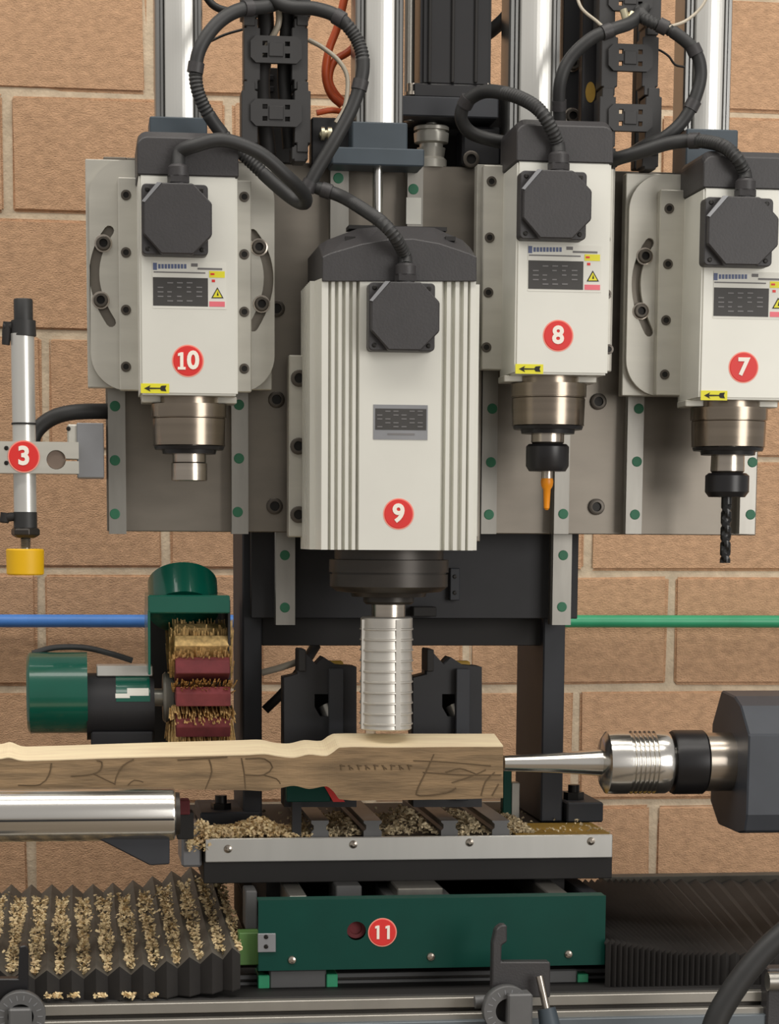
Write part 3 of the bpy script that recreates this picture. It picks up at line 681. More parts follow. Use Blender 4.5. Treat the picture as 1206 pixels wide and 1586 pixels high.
# ================================================================ stop cylinder with yellow foot (number 3)
YC = .05
c0 = P(39, 640, YC); s = sc(YC)
sc3 = thing('stop_cylinder', 'slim silver air cylinder with yellow rubber foot and red number 3', 'air cylinder', P(33, 890, YC))
zt = lambda py: ZZ(36, py, YC); cx3 = P(37, 660, YC).x
MB().lathe((cx3, YC, zt(517)), (0, 0, -1), [(0, 18 * s), (zt(517) - zt(795), 17.5 * s)], 36).build('cylinder_tube', 'anodised', sc3)
MB().lathe((cx3 + .0015, YC, zt(463)), (0, 0, -1), [(0, 13.5 * s), (2 * s, 14.5 * s), (32 * s, 14.5 * s), (32 * s, 18.5 * s), (55 * s, 19 * s), (56 * s, 17 * s)], 32).build('rear_cap', 'rubber', sc3)
MB().lathe((cx3, YC, zt(793)), (0, 0, -1), [(0, 18 * s), (24 * s, 18 * s), (24 * s, 14 * s)], 32).build('front_cap', 'rubber', sc3)
MB().lathe((cx3, YC, zt(817)), (0, 0, -1), [(0, 19 * s), (3 * s, 23 * s), (11 * s, 23 * s), (14 * s, 18 * s), (16 * s, 14 * s)], 6, False).build('hex_nut', 'dark_steel', sc3, .0008)
pr = [(0, 7 * s)]
for k in range(6): pr += [(k * 3 * s + s, 8.5 * s), (k * 3 * s + 2 * s, 6.5 * s)]
MB().lathe((cx3, YC, zt(831)), (0, 0, -1), pr + [(20 * s, 7 * s)], 16).build('threaded_rod', 'rail_steel', sc3)
MB().lathe((cx3 - .001, YC, zt(850)), (0, 0, -1), [(0, 27 * s), (2 * s, 29 * s), (38 * s, 28.5 * s), (40 * s, 26 * s)], 40).build('rubber_foot', 'yellow_rubber', sc3, label='yellow rubber foot')
MB().lathe((cx3, YC, zt(655)), (0, 0, -1), [(0, 19 * s), (3 * s, 19 * s)], 30).build('position_band', 'black_matt', sc3)
for py, px in ((505, 12), (800, 8)):
    e = MB(); q = P(px, py, YC); e.lathe((cx3 - 16 * s, YC, q.z), (-1, 0, -.1), [(0, 7 * s), (12 * s, 7 * s)], 12); e.lathe((q.x, YC, q.z + 6 * s), (-.1, 0, -1), [(0, 7 * s), (14 * s, 7.5 * s), (34 * s if py < 600 else 16 * s, 6 * s)], 12)
    e.build('air_fitting', 'black_matt', sc3)
a, b, z0, z1 = rect(-8, 684, 122, 733, YC - .022)
hz = P(87, 712, YC - .022)
cl = holed_plate([(a, z0), (b, z0), (b, hz.z - .0015), (hz.x + .0116, hz.z - .0015)] + [(hz.x + .0117 * math.cos(t_), hz.z + .0117 * math.sin(t_)) for t_ in [math.radians(-10 - k * 17) for k in range(1, 20)]] + [(hz.x + .0116, hz.z + .0015), (b, hz.z + .0015), (b, z1), (a, z1)],
    [], YC - .022, YC + .024, 'clamp_bracket', 'plate_white', sc3)
MB().cyl((hz.x, YC - .018, hz.z), (hz.x, YC + .09, hz.z), .0112, 24).build('support_rod', 'rod_brown', sc3)
for px, py in ((10, 694), (10, 717)): inst('bolt', SCREW_T, P(px, py, YC - .022), cl)
number(sc3, '3', 37, 707, YC - .0225, 23, 27)
MB().pbox(119, 655, 161, 740, YC + .002, .07).build('mount_block', 'label_grey', sc3, .001)
ml = MB().pbox(104, 657, 122, 690, YC + .006, .03).build('mount_lug', 'plate_white', sc3, .002)
inst('bolt', SCREW_T, P(106, 664, YC + .006), ml)
cable('cylinder_hose', [(48, 690, .1), (56, 668, .1), (78, 649, .1), (110, 639, .1), (160, 637, .11), (200, 640, .13)], 12.5, 'rubber', 'thick black hose bending from the slim stop cylinder to the plate', 'hose')

# ================================================================ sanding and brushing head
YN = .14
sd = thing('sanding_head', 'green and black sanding head with bristle and red abrasive wheel', 'sander', P(230, 1145, YN))
s = sc(YN); cz = ZZ(200, 1080, YN)
def xat(px): return P(px, 1080, YN).x
MB().lathe((xat(42), YN, ZZ(90, 1073, YN)), (1, 0, 0), [(0, 55 * s), (2 * s, 60 * s), (5 * s, 63 * s), (93 * s, 63 * s), (93 * s, 60 * s)], 56).build('motor_cover', 'green_paint', sd)
mo = MB(); mo.lathe((xat(134), YN, ZZ(180, 1094, YN)), (1, 0, 0), [(0, 52 * s), (104 * s, 52 * s), (104 * s, 30 * s)], 40); mo.build('motor_body', 'frame_black', sd)
MB().box(xat(150), xat(236), YN - .02, YN + .03, ZZ(190, 1046, YN), ZZ(190, 1030, YN)).build('motor_top', 'anodised', sd, .001)
MB().box(xat(140), xat(236), YN - .035, YN + .035, ZZ(190, 1170, YN), ZZ(190, 1130, YN)).build('motor_foot', 'frame_black', sd, .002)
def on_cyl(x0, x1, r, d0, d1, name, m, n=8):            # sticker lying on the round motor body
    zc = ZZ(180, 1094, YN); A = []; Bq = []
    for k in range(n + 1):
        t_ = math.radians(d0 + (d1 - d0) * k / n); A.append((xat(x0), YN - r * math.cos(t_), zc + r * math.sin(t_))); Bq.append((xat(x1), YN - r * math.cos(t_), zc + r * math.sin(t_)))
    m_ = MB(); m_.add(A + Bq, [(k, k + 1, n + 2 + k, n + 1 + k) for k in range(n)], True); return m_.build(name, m, sd)
on_cyl(179, 231, 52.6 * s, 12, 70, 'torn_sticker', 'green_paint'); on_cyl(196, 229, 53 * s, 22, 36, 'sticker_remnant', 'label_white'); on_cyl(178, 200, 53 * s, 18, 26, 'sticker_remnant', 'label_white')
MB().lathe((xat(236), YN, cz), (1, 0, 0), [(0, 14 * s), (16 * s, 14 * s), (16 * s, 36 * s), (20 * s, 40 * s), (24 * s, 38 * s), (34 * s, 30 * s)], 32).build('wheel_hub', 'plate_white', sd)
x0w, x1w = xat(268), xat(350)
MB().lathe((x0w, YN, cz), (1, 0, 0), [(0, 62 * s), (x1w - x0w, 62 * s)], 40).build('wheel_core', 'black_matt', sd)
NF = 14
for k in range(NF):
    t_ = 2 * math.pi * (k + .15) / NF; u = Vector((0, -math.cos(t_), math.sin(t_))); v = Vector((0, math.sin(t_), math.cos(t_)))
    o_ = Vector((0, YN, cz)); red = k not in (2, 3, 4)
    f = MB(); q = [o_ + u * 60 * s - v * 3 * s, o_ + u * 112 * s - v * 14 * s, o_ + u * 116 * s + v * 6 * s, o_ + u * 108 * s + v * 16 * s, o_ + u * 60 * s + v * 10 * s]
    f.loft([(x0w, p.y, p.z) for p in q], [(x1w, p.y, p.z) for p in q]); f.build('abrasive_flap', 'abrasive' if red else 'bristle', sd, .001)
rnd = random.Random(3); hb = MB()
for k in range(NF):
    for i in range(150):
        t_ = 2 * math.pi * (k + .15 + rnd.uniform(.18, .55)) / NF; x = rnd.uniform(x0w - .004, x1w + .004); L_ = rnd.uniform(104, 124) * s
        u = Vector((rnd.uniform(-.06, .06), -math.cos(t_), math.sin(t_))); p = Vector((x, YN, cz)); A = p + u * 58 * s; B = p + u * L_; w_ = Vector((.0011, 0, 0))
        d_ = Vector((0, math.sin(t_), math.cos(t_))) * .0009
        hb.add([A - w_, A + w_, A + d_ * 2, B - w_ * .7, B + w_ * .7, B + d_], [(0, 1, 4, 3), (1, 2, 5, 4), (2, 0, 3, 5)])
h_ = hb.build('bristles', 'bristle', sd); h_['kind'] = 'stuff'
YG = .06
MB().pbox(229, 922, 356, 950, YG, .15).build('guard_top', 'green_paint', sd, .0015)
MB().pbox(229, 946, 233, 1045, YG, .15).build('guard_side', 'green_paint', sd, .0005)
MB().pbox(353, 946, 357, 1110, YG + .02, .13).build('guard_side', 'frame_black', sd, .0005)
MB().pbox(229, 930, 357, 1150, YG + .215, .006).build('guard_back', 'black_matt', sd)
MB().pbox(228, 925, 357, 1150, YG + .15, .065).build('guard_web', 'black_matt', sd) if False else None
tt = math.radians(38); axd = Vector((0, math.sin(tt), math.cos(tt))); cb = P(284, 924, YG + .07) - Vector((0, 0, .02))
MB().lathe(cb, axd, [(0, 55 * sc(.1)), (.02 + 32 * sc(.1), 55 * sc(.1)), (.02 + 32 * sc(.1), 51 * sc(.1)), (.01, 51 * sc(.1))], 48).build('dust_outlet', 'green_paint', sd)
cable('sander_cable', [(50, 1012, .14), (85, 1003, .145), (130, 1003, .15), (170, 1012, .15), (205, 1023, .15)], 5, 'rubber', 'black cable lying over the green sander motor cover', 'cable')
# ================================================================ workpiece on the lathe axis
wk = thing('workpiece', 'long squared wooden blank with pencil marks and a freshly cut pale top', 'wood', P(500, 1230, 0))
YWF = -.036; YWB = .028
top_f = [(-260, 1178), (-60, 1177), (0, 1175), (14, 1173), (30, 1177), (45, 1178), (200, 1173), (380, 1169), (410, 1167.5), (432, 1171), (455, 1173), (478, 1168), (505, 1170), (516, 1164), (526, 1157), (600, 1157), (700, 1156), (779, 1156)]
top_b = [(-260, 1156), (-60, 1155), (0, 1153), (14, 1150), (30, 1156), (45, 1157), (200, 1152), (380, 1147), (410, 1146.5), (432, 1151), (455, 1152), (478, 1147), (500, 1148), (514, 1141), (524, 1137), (600, 1137), (700, 1137), (773, 1137)]
bot_f = [(-260, 1222), (-60, 1222), (0, 1222), (14, 1222), (30, 1222), (45, 1222), (200, 1222), (380, 1224), (410, 1225), (432, 1221), (455, 1217), (478, 1222), (500, 1218), (514, 1226), (528, 1238), (600, 1239), (700, 1238), (779, 1236)]
def densify(l):
    out = []
    for i in range(len(l) - 1):
        p0 = l[max(i - 1, 0)]; p1 = l[i]; p2 = l[i + 1]; p3 = l[min(i + 2, len(l) - 1)]
        for j in range(4):
            t = j / 4; c = lambda k: (p2[k] - p0[k]) / max(1e-6, p2[0] - p0[0]) * (p2[0] - p1[0]); d = lambda k: (p3[k] - p1[k]) / max(1e-6, p3[0] - p1[0]) * (p2[0] - p1[0])
            h = lambda k: (2*t**3 - 3*t*t + 1) * p1[k] + (t**3 - 2*t*t + t) * c(k) + (-2*t**3 + 3*t*t) * p2[k] + (t**3 - t*t) * d(k)
            out.append((p1[0] + (p2[0] - p1[0]) * t, h(1)))
    return out + [l[-1]]
top_f, top_b, bot_f = densify(top_f), densify(top_b), densify(bot_f)
n = len(top_f)
TF = [P(x, y, YWF) for x, y in top_f]; TB = []; BF = []; BB = []
for k in range(n):
    q = P(top_b[k][0], top_b[k][1], YWB); q.x = TF[k].x; TB.append(q); e = P(bot_f[k][0], bot_f[k][1], YWF - .004); e.x = TF[k].x; BF.append(e); BB.append(Vector((TF[k].x, YWB - .004, e.z + .006)))
def strip(A, B, name, m, th=None):
    k = len(A); o = MB(); o.add(A + B, [(i, i + 1, k + i + 1, k + i) for i in range(k - 1)]); return o
full = MB(); k = n
full.add(TF + BF + BB + TB, [(i, i + 1, k + i + 1, k + i) for i in range(k - 1)] + [(k + i, k + i + 1, 2 * k + i + 1, 2 * k + i) for i in range(k - 1)] + [(2 * k + i, 2 * k + i + 1, 3 * k + i + 1, 3 * k + i) for i in range(k - 1)]
         + [(3 * k + i, 3 * k + i + 1, i + 1, i) for i in range(k - 1)] + [(0, k, 2 * k, 3 * k), (k - 1, 2 * k - 1, 3 * k - 1, 4 * k - 1)])
full.build('wood_blank', 'wood_face', wk)
e = Vector((0, 0, .0006)); f_ = Vector((0, -.0004, 0))
cutm = MB(); A2 = [v + e + f_ for v in TF]; B2 = [v + e for v in TB]; A1 = [v - Vector((0, -.001, .004)) for v in A2]; B1 = [v - Vector((0, .001, .004)) for v in B2]
cutm.add(A2 + B2 + A1 + B1, [(i, i + 1, k + i + 1, k + i) for i in range(k - 1)] + [(i, i + 1, 2 * k + i + 1, 2 * k + i) for i in range(k - 1)] + [(k + i, k + i + 1, 3 * k + i + 1, 3 * k + i) for i in range(k - 1)] + [(0, k, 3 * k, 2 * k), (k - 1, 2 * k - 1, 4 * k - 1, 3 * k - 1)])
cutm.build('cut_face', 'wood_cut', wk, label='pale freshly cut top face')
def stroke(pts, r=.9):
    w = []
    for x, y in pts:
        t_ = min(1, max(0, (y - 1160) / 70)); w.append(P(x, y, YWF - .0042 * t_ - .0002))
    MB().tube(w, r * sc(0), 6, .006).build('pencil_mark', 'pencil', wk)
for pts in ([(28, 1216), (62, 1215), (76, 1200), (80, 1182)], [(110, 1202), (142, 1199), (156, 1192), (158, 1180), (150, 1178)], [(145, 1198), (165, 1208), (178, 1214)], [(207, 1176), (190, 1186), (180, 1204), (178, 1215)],
            [(198, 1216), (208, 1208), (222, 1211)], [(275, 1177), (320, 1174), (352, 1172)], [(324, 1176), (328, 1195), (318, 1222)], [(374, 1174), (378, 1196), (380, 1222)], [(380, 1175), (410, 1175), (422, 1188), (408, 1200), (380, 1200)], [(408, 1200), (428, 1206), (434, 1214)],
            [(672, 1168), (662, 1190), (646, 1224), (650, 1232), (690, 1228), (706, 1220)], [(640, 1178), (690, 1180), (760, 1186)], [(655, 1196), (720, 1200), (776, 1200)], [(752, 1192), (735, 1200), (700, 1212)], [(772, 1214), (762, 1232)], [(745, 1232), (752, 1210), (766, 1196)], [(690, 1196), (712, 1190), (736, 1198)]):
    stroke(pts)
for k_ in range(9): stroke([(528 + k_ * 13, 1184 + (k_ % 2)), (528 + k_ * 13 + (k_ % 3), 1192)], 1.1); stroke([(526 + k_ * 13, 1185), (534 + k_ * 13, 1186 + (k_ % 2) * 5)], .8)

# ================================================================ steel bar lying under the left half of the blank
YR = -.075
cb = thing('steel_rest_bar', 'polished round steel bar in front of the blank on the left', 'steel bar', P(130, 1303, YR))
s = sc(YR); c = P(-260, 1260, YR); c2 = P(271, 1260, YR)
Lb = c2.x - c.x
MB().lathe((c.x, YR, c2.z), (1, 0, 0), [(0, 42 * s), (Lb - 5 * s, 42 * s), (Lb - 2 * s, 41 * s), (Lb, 38 * s)], 72).build('bar', 'chrome', cb)
MB().box(c.x, c2.x - 3 * s, YR - .0345, YR - .0325, c2.z - 5.5 * s, c2.z - 3 * s).build('score_line', 'black_matt', cb)
a = P(160, 1300, YR); pl = [(P(x, y, YR).x, P(x, y, YR).z) for x, y in ((150, 1296), (262, 1296), (262, 1336), (232, 1338))]
MB().prism_xz(pl, YR - .015, YR + .02).build('support_bracket', 'frame_slate', cb, .0015)
MB().lathe((c2.x, YR, c2.z), (1, 0, 0), [(0, 34 * s), (7 * s, 33 * s), (7 * s, 20 * s)], 40).build('end_collar', 'dark_steel', cb)

# ================================================================ tailstock with live centre
YT = -.004; s = sc(YT); zc = ZZ(950, 1181, YT)
ts = thing('tailstock', 'slate grey tailstock with steel live centre pressed against the blank', 'tailstock', P(1160, 1290, YT))
def xt(px): return P(px, 1181, YT).x
def zr(px, r): return ((xt(px) - xt(779)), r * s)
MB().lathe((xt(779), YT, zc), (1, 0, 0), [zr(779, 9), zr(780, 12.5), zr(860, 16), zr(942, 22.5)], 40).build('centre_point', 'chrome', ts)
pr = [zr(930, 20), zr(932, 40), zr(938, 50), zr(950, 51)]
pr += [zr(968, 51)]
for k_ in range(6): pr += [zr(970 + k_ * 7, 51), zr(971 + k_ * 7, 47.5), zr(974 + k_ * 7, 47.5), zr(975.5 + k_ * 7, 51)]
pr += [zr(1028, 51), zr(1035, 47), zr(1036, 36), zr(1044, 36)]
MB().lathe((xt(779), YT, zc), (1, 0, 0), pr, 56).build('bearing_housing', 'chrome', ts)
MB().lathe((xt(779), YT, zc), (1, 0, 0), [zr(1038, 36), zr(1039, 50), zr(1042, 52), zr(1086, 52), zr(1088, 50), zr(1090, 40)], 48).build('lock_nut', 'black_gloss', ts)
MB().lathe((xt(779), YT, zc), (1, 0, 0), [zr(1090, 47.5), zr(1146, 47.5), zr(1148, 36), zr(1200, 36)], 48).build('quill', 'steel', ts)
def ypoly(px, lst): return lst
zt_ = lambda py, Y: ZZ(1180, py, Y)
Yf, Yb = -.085, .085
oc = [(Yf, zt_(1262, Yf)), (Yf, zt_(1138, Yf)), (Yf + .04, zt_(1093, Yf + .04)), (Yf + .07, zt_(1078, Yf + .07)), (Yb - .04, zt_(1074, Yf + .07)), (Yb, zt_(1120, Yb)), (Yb, zt_(1240, Yb)), (Yb - .04, zt_(1276, Yb - .04)), (Yf + .035, zt_(1290, Yf + .035)), (Yf + .008, zt_(1288, Yf + .008))]
XTB = P(1158, 1181, Yf).x
MB().prism_yz(oc, XTB, XTB + .42).build('tailstock_body', 'tailstock_paint', ts, .002)
MB().box(XTB + .27, XTB + .41, -.05, .06, ZZ(603, 1541, -.11), zt_(1285, 0)).build('tailstock_column', 'tailstock_paint', ts, .002)

# ================================================================ cross-slide carriage under the blank
YT0 = .06
cg = thing('cross_slide', 'black carriage table with aluminium edge strip below the blank', 'carriage', P(630, 1365, YT0))
a, b, z0, z1 = rect(318, 1297, 948, 1332, YT0); zs = z0
ztop = ZZ(630, 1296, YT0)
MB().box(a, b, YT0, YT0 + .008, z0, ztop).build('edge_strip', 'anodised', cg, .001)
for px, py in ((353, 1315), (547, 1308), (727, 1305), (915, 1303)): inst('screw', SCREW, P(px, py, YT0), cg)
MB().box(a - .002, b + .002, YT0 + .008, .46, ZZ(630, 1366, YT0), ztop - .002).build('table_slab', 'black_matt', cg, .001)
MB().box(a - .03, a - .004, YT0 + .01, YT0 + .12, ZZ(300, 1345, YT0), ztop + .012).build('end_cheek', 'label_grey', cg, .003)
MB().box(P(800, 1297, YT0).x, b - .002, YT0 + .009, YT0 + .12, ztop - .003, ztop + .0012).build('dusty_strip', 'ochre', cg, .0004)
for fx0, fx1, bx0 in ((482, 509, 477), (563, 591, 552), (683, 709, 667), (762, 789, 747)):
    A, B, c0, d0 = rect(fx0, 1271, fx1, 1298, YT0 + .012); w_ = B - A
    poly = [(A, ztop - .002), (B, ztop - .002), (B, ztop + .006), (B - w_ * .14, ztop + .009), (B - w_ * .14, ztop + .014), (B, ztop + .017), (B, d0), (A, d0), (A, ztop + .017), (A + w_ * .14, ztop + .014), (A + w_ * .14, ztop + .009), (A, ztop + .006)]
    MB().loft([(x, YT0 + .012, z) for x, z in poly], [(x, .44, z) for x, z in poly]).build('slide_rail', 'tool_grey', cg)
# parts visible under the table
def ybar(x0, x1, y0, y1, Ya, Yb_, nm, m):
    A, B, c0, d0 = rect(x0, y0, x1, y1, Ya); MB().box(A, B, Ya, Yb_, c0, d0).build(nm, m, cg, .0015)
ybar(447, 476, 1388, 1420, -.03, .3, 'guide_bar', 'rail_steel'); ybar(852, 884, 1386, 1418, -.03, .3, 'guide_bar', 'rail_steel')
ybar(520, 560, 1372, 1420, .03, .12, 'bearing_block', 'tool_grey'); ybar(615, 686, 1376, 1392, .0, .1, 'nut_block', 'rail_steel'); ybar(598, 700, 1388, 1420, .01, .12, 'nut_bracket', 'tool_grey'); ybar(905, 930, 1385, 1420, .02, .2, 'bearing_block', 'frame_slate')
ybar(380, 398, 1380, 1440, .0, .05, 'side_bracket', 'tool_grey')
a2, b2, _, _ = rect(402, 1400, 935, 1450, -.05)
MB().box(a2, b2, -.045, .44, ZZ(660, 1500, -.05), ZZ(660, 1440, -.05)).build('saddle_base', 'black_matt', cg, .002)
MB().box(a2 + .01, b2 - .01, .40, .42, ZZ(660, 1445, -.05), ztop - .004).build('saddle_back', 'black_matt', cg)
MB().box(a2 + .02, a2 + .06, .1, .4, ZZ(660, 1445, -.05), ZZ(630, 1362, YT0)).build('saddle_web', 'black_matt', cg)
MB().box(b2 - .06, b2 - .02, .1, .4, ZZ(660, 1445, -.05), ZZ(630, 1362, YT0)).build('saddle_web', 'black_matt', cg)
for x0, x1 in ((402, 520), (800, 908)):
    A, B, c0, d0 = rect(x0, 1502, x1, 1538, -.05)
    k1 = MB().box(A + .012, B - .012, -.05, .0, c0, d0).build('linear_bearing', 'tool_grey', cg, .002)
    for e0, e1 in ((A - .002, A + .012), (B - .012, B + .002)): MB().box(e0, e1, -.052, .002, c0, d0 - .006).build('bearing_end', 'green_pipe', k1, .001)

# green cover panel (number 11)
YV = -.075
gp = thing('cover_panel', 'dark green sheet metal cover panel with red number 11', 'panel', P(668, 1500, YV))
a, b, z0, z1 = rect(400, 1391, 937, 1499, YV); hc = P(552, 1442, YV)
holed_plate([(a, z0), (b, z0), (b, z1), (a, z1)], [circle(hc.x, hc.z, .0118, 28)], YV, YV + .003, 'panel_sheet', 'green_panel', gp)
MB().box(a, b, YV + .003, YV + .028, z1 - .003, z1).build('top_fold', 'green_panel', gp, .0005)
MB().box(a, b, YV + .003, YV + .03, z0, z0 + .003).build('bottom_fold', 'green_panel', gp, .0005)
MB().lathe((hc.x, YV + .012, hc.z + .002), (0, -1, 0), [(0, .0125), (.004, .0125), (.004, .008), (.001, .007)], 24).build('hole_bush', 'abrasive', gp)
for px, py in ((452, 1487), (667, 1482), (880, 1478)): inst('screw', SCREW, P(px, py, YV), gp)
number(gp, '11', 592, 1444, YV - .0002, 22, 22)
MB().pbox(370, 1445, 402, 1495, YV + .02, .03).build('side_tab', 'green_light', gp, .001)
tb_ = MB().pbox(399, 1446, 427, 1475, YV - .003, .003).build('hinge_plate', 'label_grey', gp, .0006)
for px, py in ((412, 1451), (412, 1466)): inst('screw', SCREW_T, P(px, py, YV - .003), tb_)

# clamp cheeks behind the blank
for nm, x0, x1, lb in (('L', 440, 552, 'black jaw block behind the blank left of the ridged cutter'), ('R', 640, 746, 'black jaw block behind the blank right of the ridged cutter')):
    t = thing('jaw_block', lb, 'clamp', P((x0 + x1) / 2, 1150, .12)); w = x1 - x0; Yj = .10
    m = MB(); q = lambda u, y: (P(x0 + u * w, y, Yj).x, P(x0 + u * w, y, Yj).z)
    A, B, z0, z1 = rect(x0, 1035, x1, 1150, Yj)
    h_ = [q(.42, 1075), q(.75, 1075), q(.75, 1110), q(.5, 1110), q(.42, 1095)]
    holed_plate([q(0, 1250), q(1, 1250), q(1, 1033), q(.72, 1030), q(.55, 1018), q(.45, 1030), q(.3, 1012), q(.22, 1005), q(.2, 1045), q(0, 1050)], [h_], Yj, Yj + .05, 'jaw_plate', 'frame_black', t)
    MB().pbox(x0 + w * .05, 1060, x0 + w * .98, 1230, Yj + .052, .02).build('jaw_back', 'black_matt', t)
    MB().pbox(x0 + w * .62, 1036, x0 + w * .82, 1240, Yj - .012, .012).build('jaw_guide', 'frame_slate', t, .001)
    c_ = P(x0 + w * .58, 1092, Yj + .02); MB().lathe(c_, (.4, -.3, -1), [(0, .011), (.03, .010), (.034, .006)], 14).build('adjusting_screw', 'rail_steel', t)
    MB().pbox(x0 + w * .2, 1006, x0 + w * .3, 1040, Yj - .006, .05).build('jaw_finger', 'black_matt', t, .001)
    e_ = MB(); cc = P(x0 + w * .5, 1030, Yj + .03); e_.box(cc.x, cc.x + .03, cc.y, cc.y + .02, cc.z - .02, cc.z + .005); e_.build('jaw_pad', 'ochre', t, .002)
cable('rear_hose', [(405, 1042, .3), (440, 1032, .3), (470, 1020, .3), (485, 1000, .3)], 6, 'clear_hose', 'pale hose behind the left jaw block', 'hose')
cable('rear_hose', [(410, 1100, .28), (440, 1070, .28), (470, 1030, .28), (490, 1000, .3)], 8, 'black_matt', 'black hose rising behind the left jaw block', 'hose')
# green guide under the blank and red corner
gu = thing('blank_guide', 'green guide block with a red wedge just under the blank', 'guide', P(480, 1245, .07))
MB().pbox(444, 1200, 512, 1242, .068, .022).build('guide_block', 'green_panel', gu, .001)
MB().box(P(452, 1240, .08).x, P(466, 1240, .08).x, .075, .088, ztop, ZZ(480, 1240, .07)).build('guide_stem', 'frame_black', gu)
q = [(P(x, y, .066).x, P(x, y, .066).z) for x, y in ((500, 1214), (520, 1222), (534, 1242), (516, 1242))]
MB().prism_xz(q, .066, .085).build('wedge', 'red', gu)
gu = thing('blank_guide', 'green upright guide at the right end of the blank', 'guide', P(786, 1250, .24))
A, B, c0, d0 = rect(779, 1190, 792, 1250, .24); MB().box(A, B, .24, .26, ztop, d0).build('guide_upright', 'green_panel', gu, .001); MB().box(B, B + .012, .24, .26, ztop, d0 - .02).build('guide_post', 'rail_steel', gu, .001)
rb = thing('red_stop', 'small red stop block beside the end of the steel bar', 'stop block', P(284, 1258, .03))
MB().pbox(278, 1240, 294, 1262, .03, .03).build('stop_block', 'abrasive', rb, .001); MB().pbox(274, 1258, 300, 1300, .035, .03).build('stop_foot', 'black_matt', rb, .001)

# ================================================================ bed
YD = -.14
bd = thing('machine_bed', 'long machine bed with pale ground rails along the bottom', 'machine bed', P(603, 1586, .1) - Vector((0, 0, .8)))
xa, xb = P(-700, 1550, YD).x, P(1900, 1550, YD).x
def bar(y0, y1, Y, dep, nm, m, bev=.001, Z0=None):
    z1 = ZZ(603, y0, Y); z0 = ZZ(603, y1, Y) if Z0 is None else Z0
    MB().box(xa, xb, Y, Y + dep, z0, z1).build(nm, m, bd, bev)
bar(1541, 1650, -.11, .58, 'bed_casting', 'black_matt', .001, 0.02)
bar(1547, 1563, -.125, .03, 'ground_rail', 'bed_grey'); bar(1563, 1572, -.117, .02, 'rail_groove', 'dark_steel', .0005); bar(1572, 1583, -.135, .04, 'ground_rail', 'bed_grey'); bar(1584, 1700, -.145, .05, 'bed_cover', 'bed_blue')
for y in (1508, 1519, 1530): 
    z = ZZ(660, y, -.03); MB().box(xa, xb, -.03, .02, z - .0035, z + .0025).build('rail_rib', 'tool_grey', bd, .0008)
MB().box(xa, xb, -.022, .01, ZZ(660, 1545, -.03), ZZ(660, 1507, -.03)).build('rail_body', 'dark_steel', bd)
MB().box(P(0, 1500, .3).x, P(1206, 1500, .3).x, .3, .42, ZZ(660, 1545, .3), ZZ(660, 1470, .3)).build('rear_rail', 'black_matt', bd)

# ================================================================ bellows
def bellows(label, pts, m, amp_t, amp_f, Yb, Yf, back_dx, cat='bellows'):
    """pts: list of (front px x, top front y, top back y, bottom y) at each valley, ridges halfway"""
    t = thing('bellows', label, cat, P(pts[len(pts) // 2][0], pts[0][3], Yf)); V = []
    for (x, yf, yb, ybt) in pts:
        f = P(x, yf, Yf); zb = ZZ(x, yb, Yb); bt = max(ZZ(x, ybt, Yf), ZZ(603, 1541, -.11)); V.append((f.x, f.z, zb, bt))
    for k in range(len(V) - 1):
        a, b = V[k], V[k + 1]
        def path(v, dt, df):
            x, zf, zb, zt = v; dx = back_dx(x)
            return [Vector((x + dx, Yb, zb - .03 + dt)), Vector((x + dx, Yb, zb + dt)), Vector((x, Yf - df, zf + dt)), Vector((x, Yf - df, zt))]
        mid = tuple((p + q) / 2 for p, q in zip(a, b)); A = path(a, 0, 0); R = path(mid, amp_t, amp_f); B = path(b, 0, 0)
        mb = MB()
        for u, w in ((A, R), (R, B)):
            mb.add(u + w, [(i, i + 1, 5 + i, 4 + i) for i in range(3)])
        # cloth thickness: an inner skin
        off = Vector((0, .0015, -.0015))
        for u, w in ((A, R), (R, B)):
            uu = [p + off for p in u]; ww = [p + off for p in w]; mb.add(uu + ww, [(i, 4 + i, 5 + i, i + 1) for i in range(3)])
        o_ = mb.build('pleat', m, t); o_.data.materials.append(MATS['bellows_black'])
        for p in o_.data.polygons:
            if p.center.y + base(t).y < Yf + .008 and abs(p.normal.z) < .3: p.material_index = 1  # pleat fronts take the black material, their shade put into the colour
    return t, V
lp = [(17 - 37 * 8 + 37 * k, 1514, 1384, 1548) for k in range(0, 8)] + [(17, 1517, 1384, 1548), (54, 1517, 1384, 1548), (92, 1517, 1384, 1548), (130, 1516, 1384, 1548), (167, 1512, 1382, 1547), (203, 1510, 1380, 1546), (240, 1505, 1374, 1544), (275, 1500, 1367, 1541), (310, 1493, 1358, 1538), (345, 1486, 1354, 1533), (372, 1478, 1350, 1530)]
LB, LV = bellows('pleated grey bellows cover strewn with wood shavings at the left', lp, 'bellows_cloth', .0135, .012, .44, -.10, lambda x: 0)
xs = []; x = 938
while x < 1085: xs.append(x); x += 8.6
while x < 1370: xs.append(x); x += min(26, 9 + (x - 1085) * .16)
rp = []
for x in xs:
    yf = 1462 + 18 * min(1, (x - 938) / 110.); rp.append((x, yf, 1366, 1531))
RB, RV = bellows('tightly folded black bellows cover at the right', rp, 'bellows_black', .006, .007, .44, -.085, lambda x: .075 * min(1, max(0, (x - P(938, 1480, -.085).x) / .25)))
# back lip of the right bellows
A = P(930, 1356, .455); B = P(1500, 1356, .455)
MB().box(A.x, B.x, .44, .47, A.z - .05, A.z).build('back_strip', 'bellows_cloth', RB, .001)

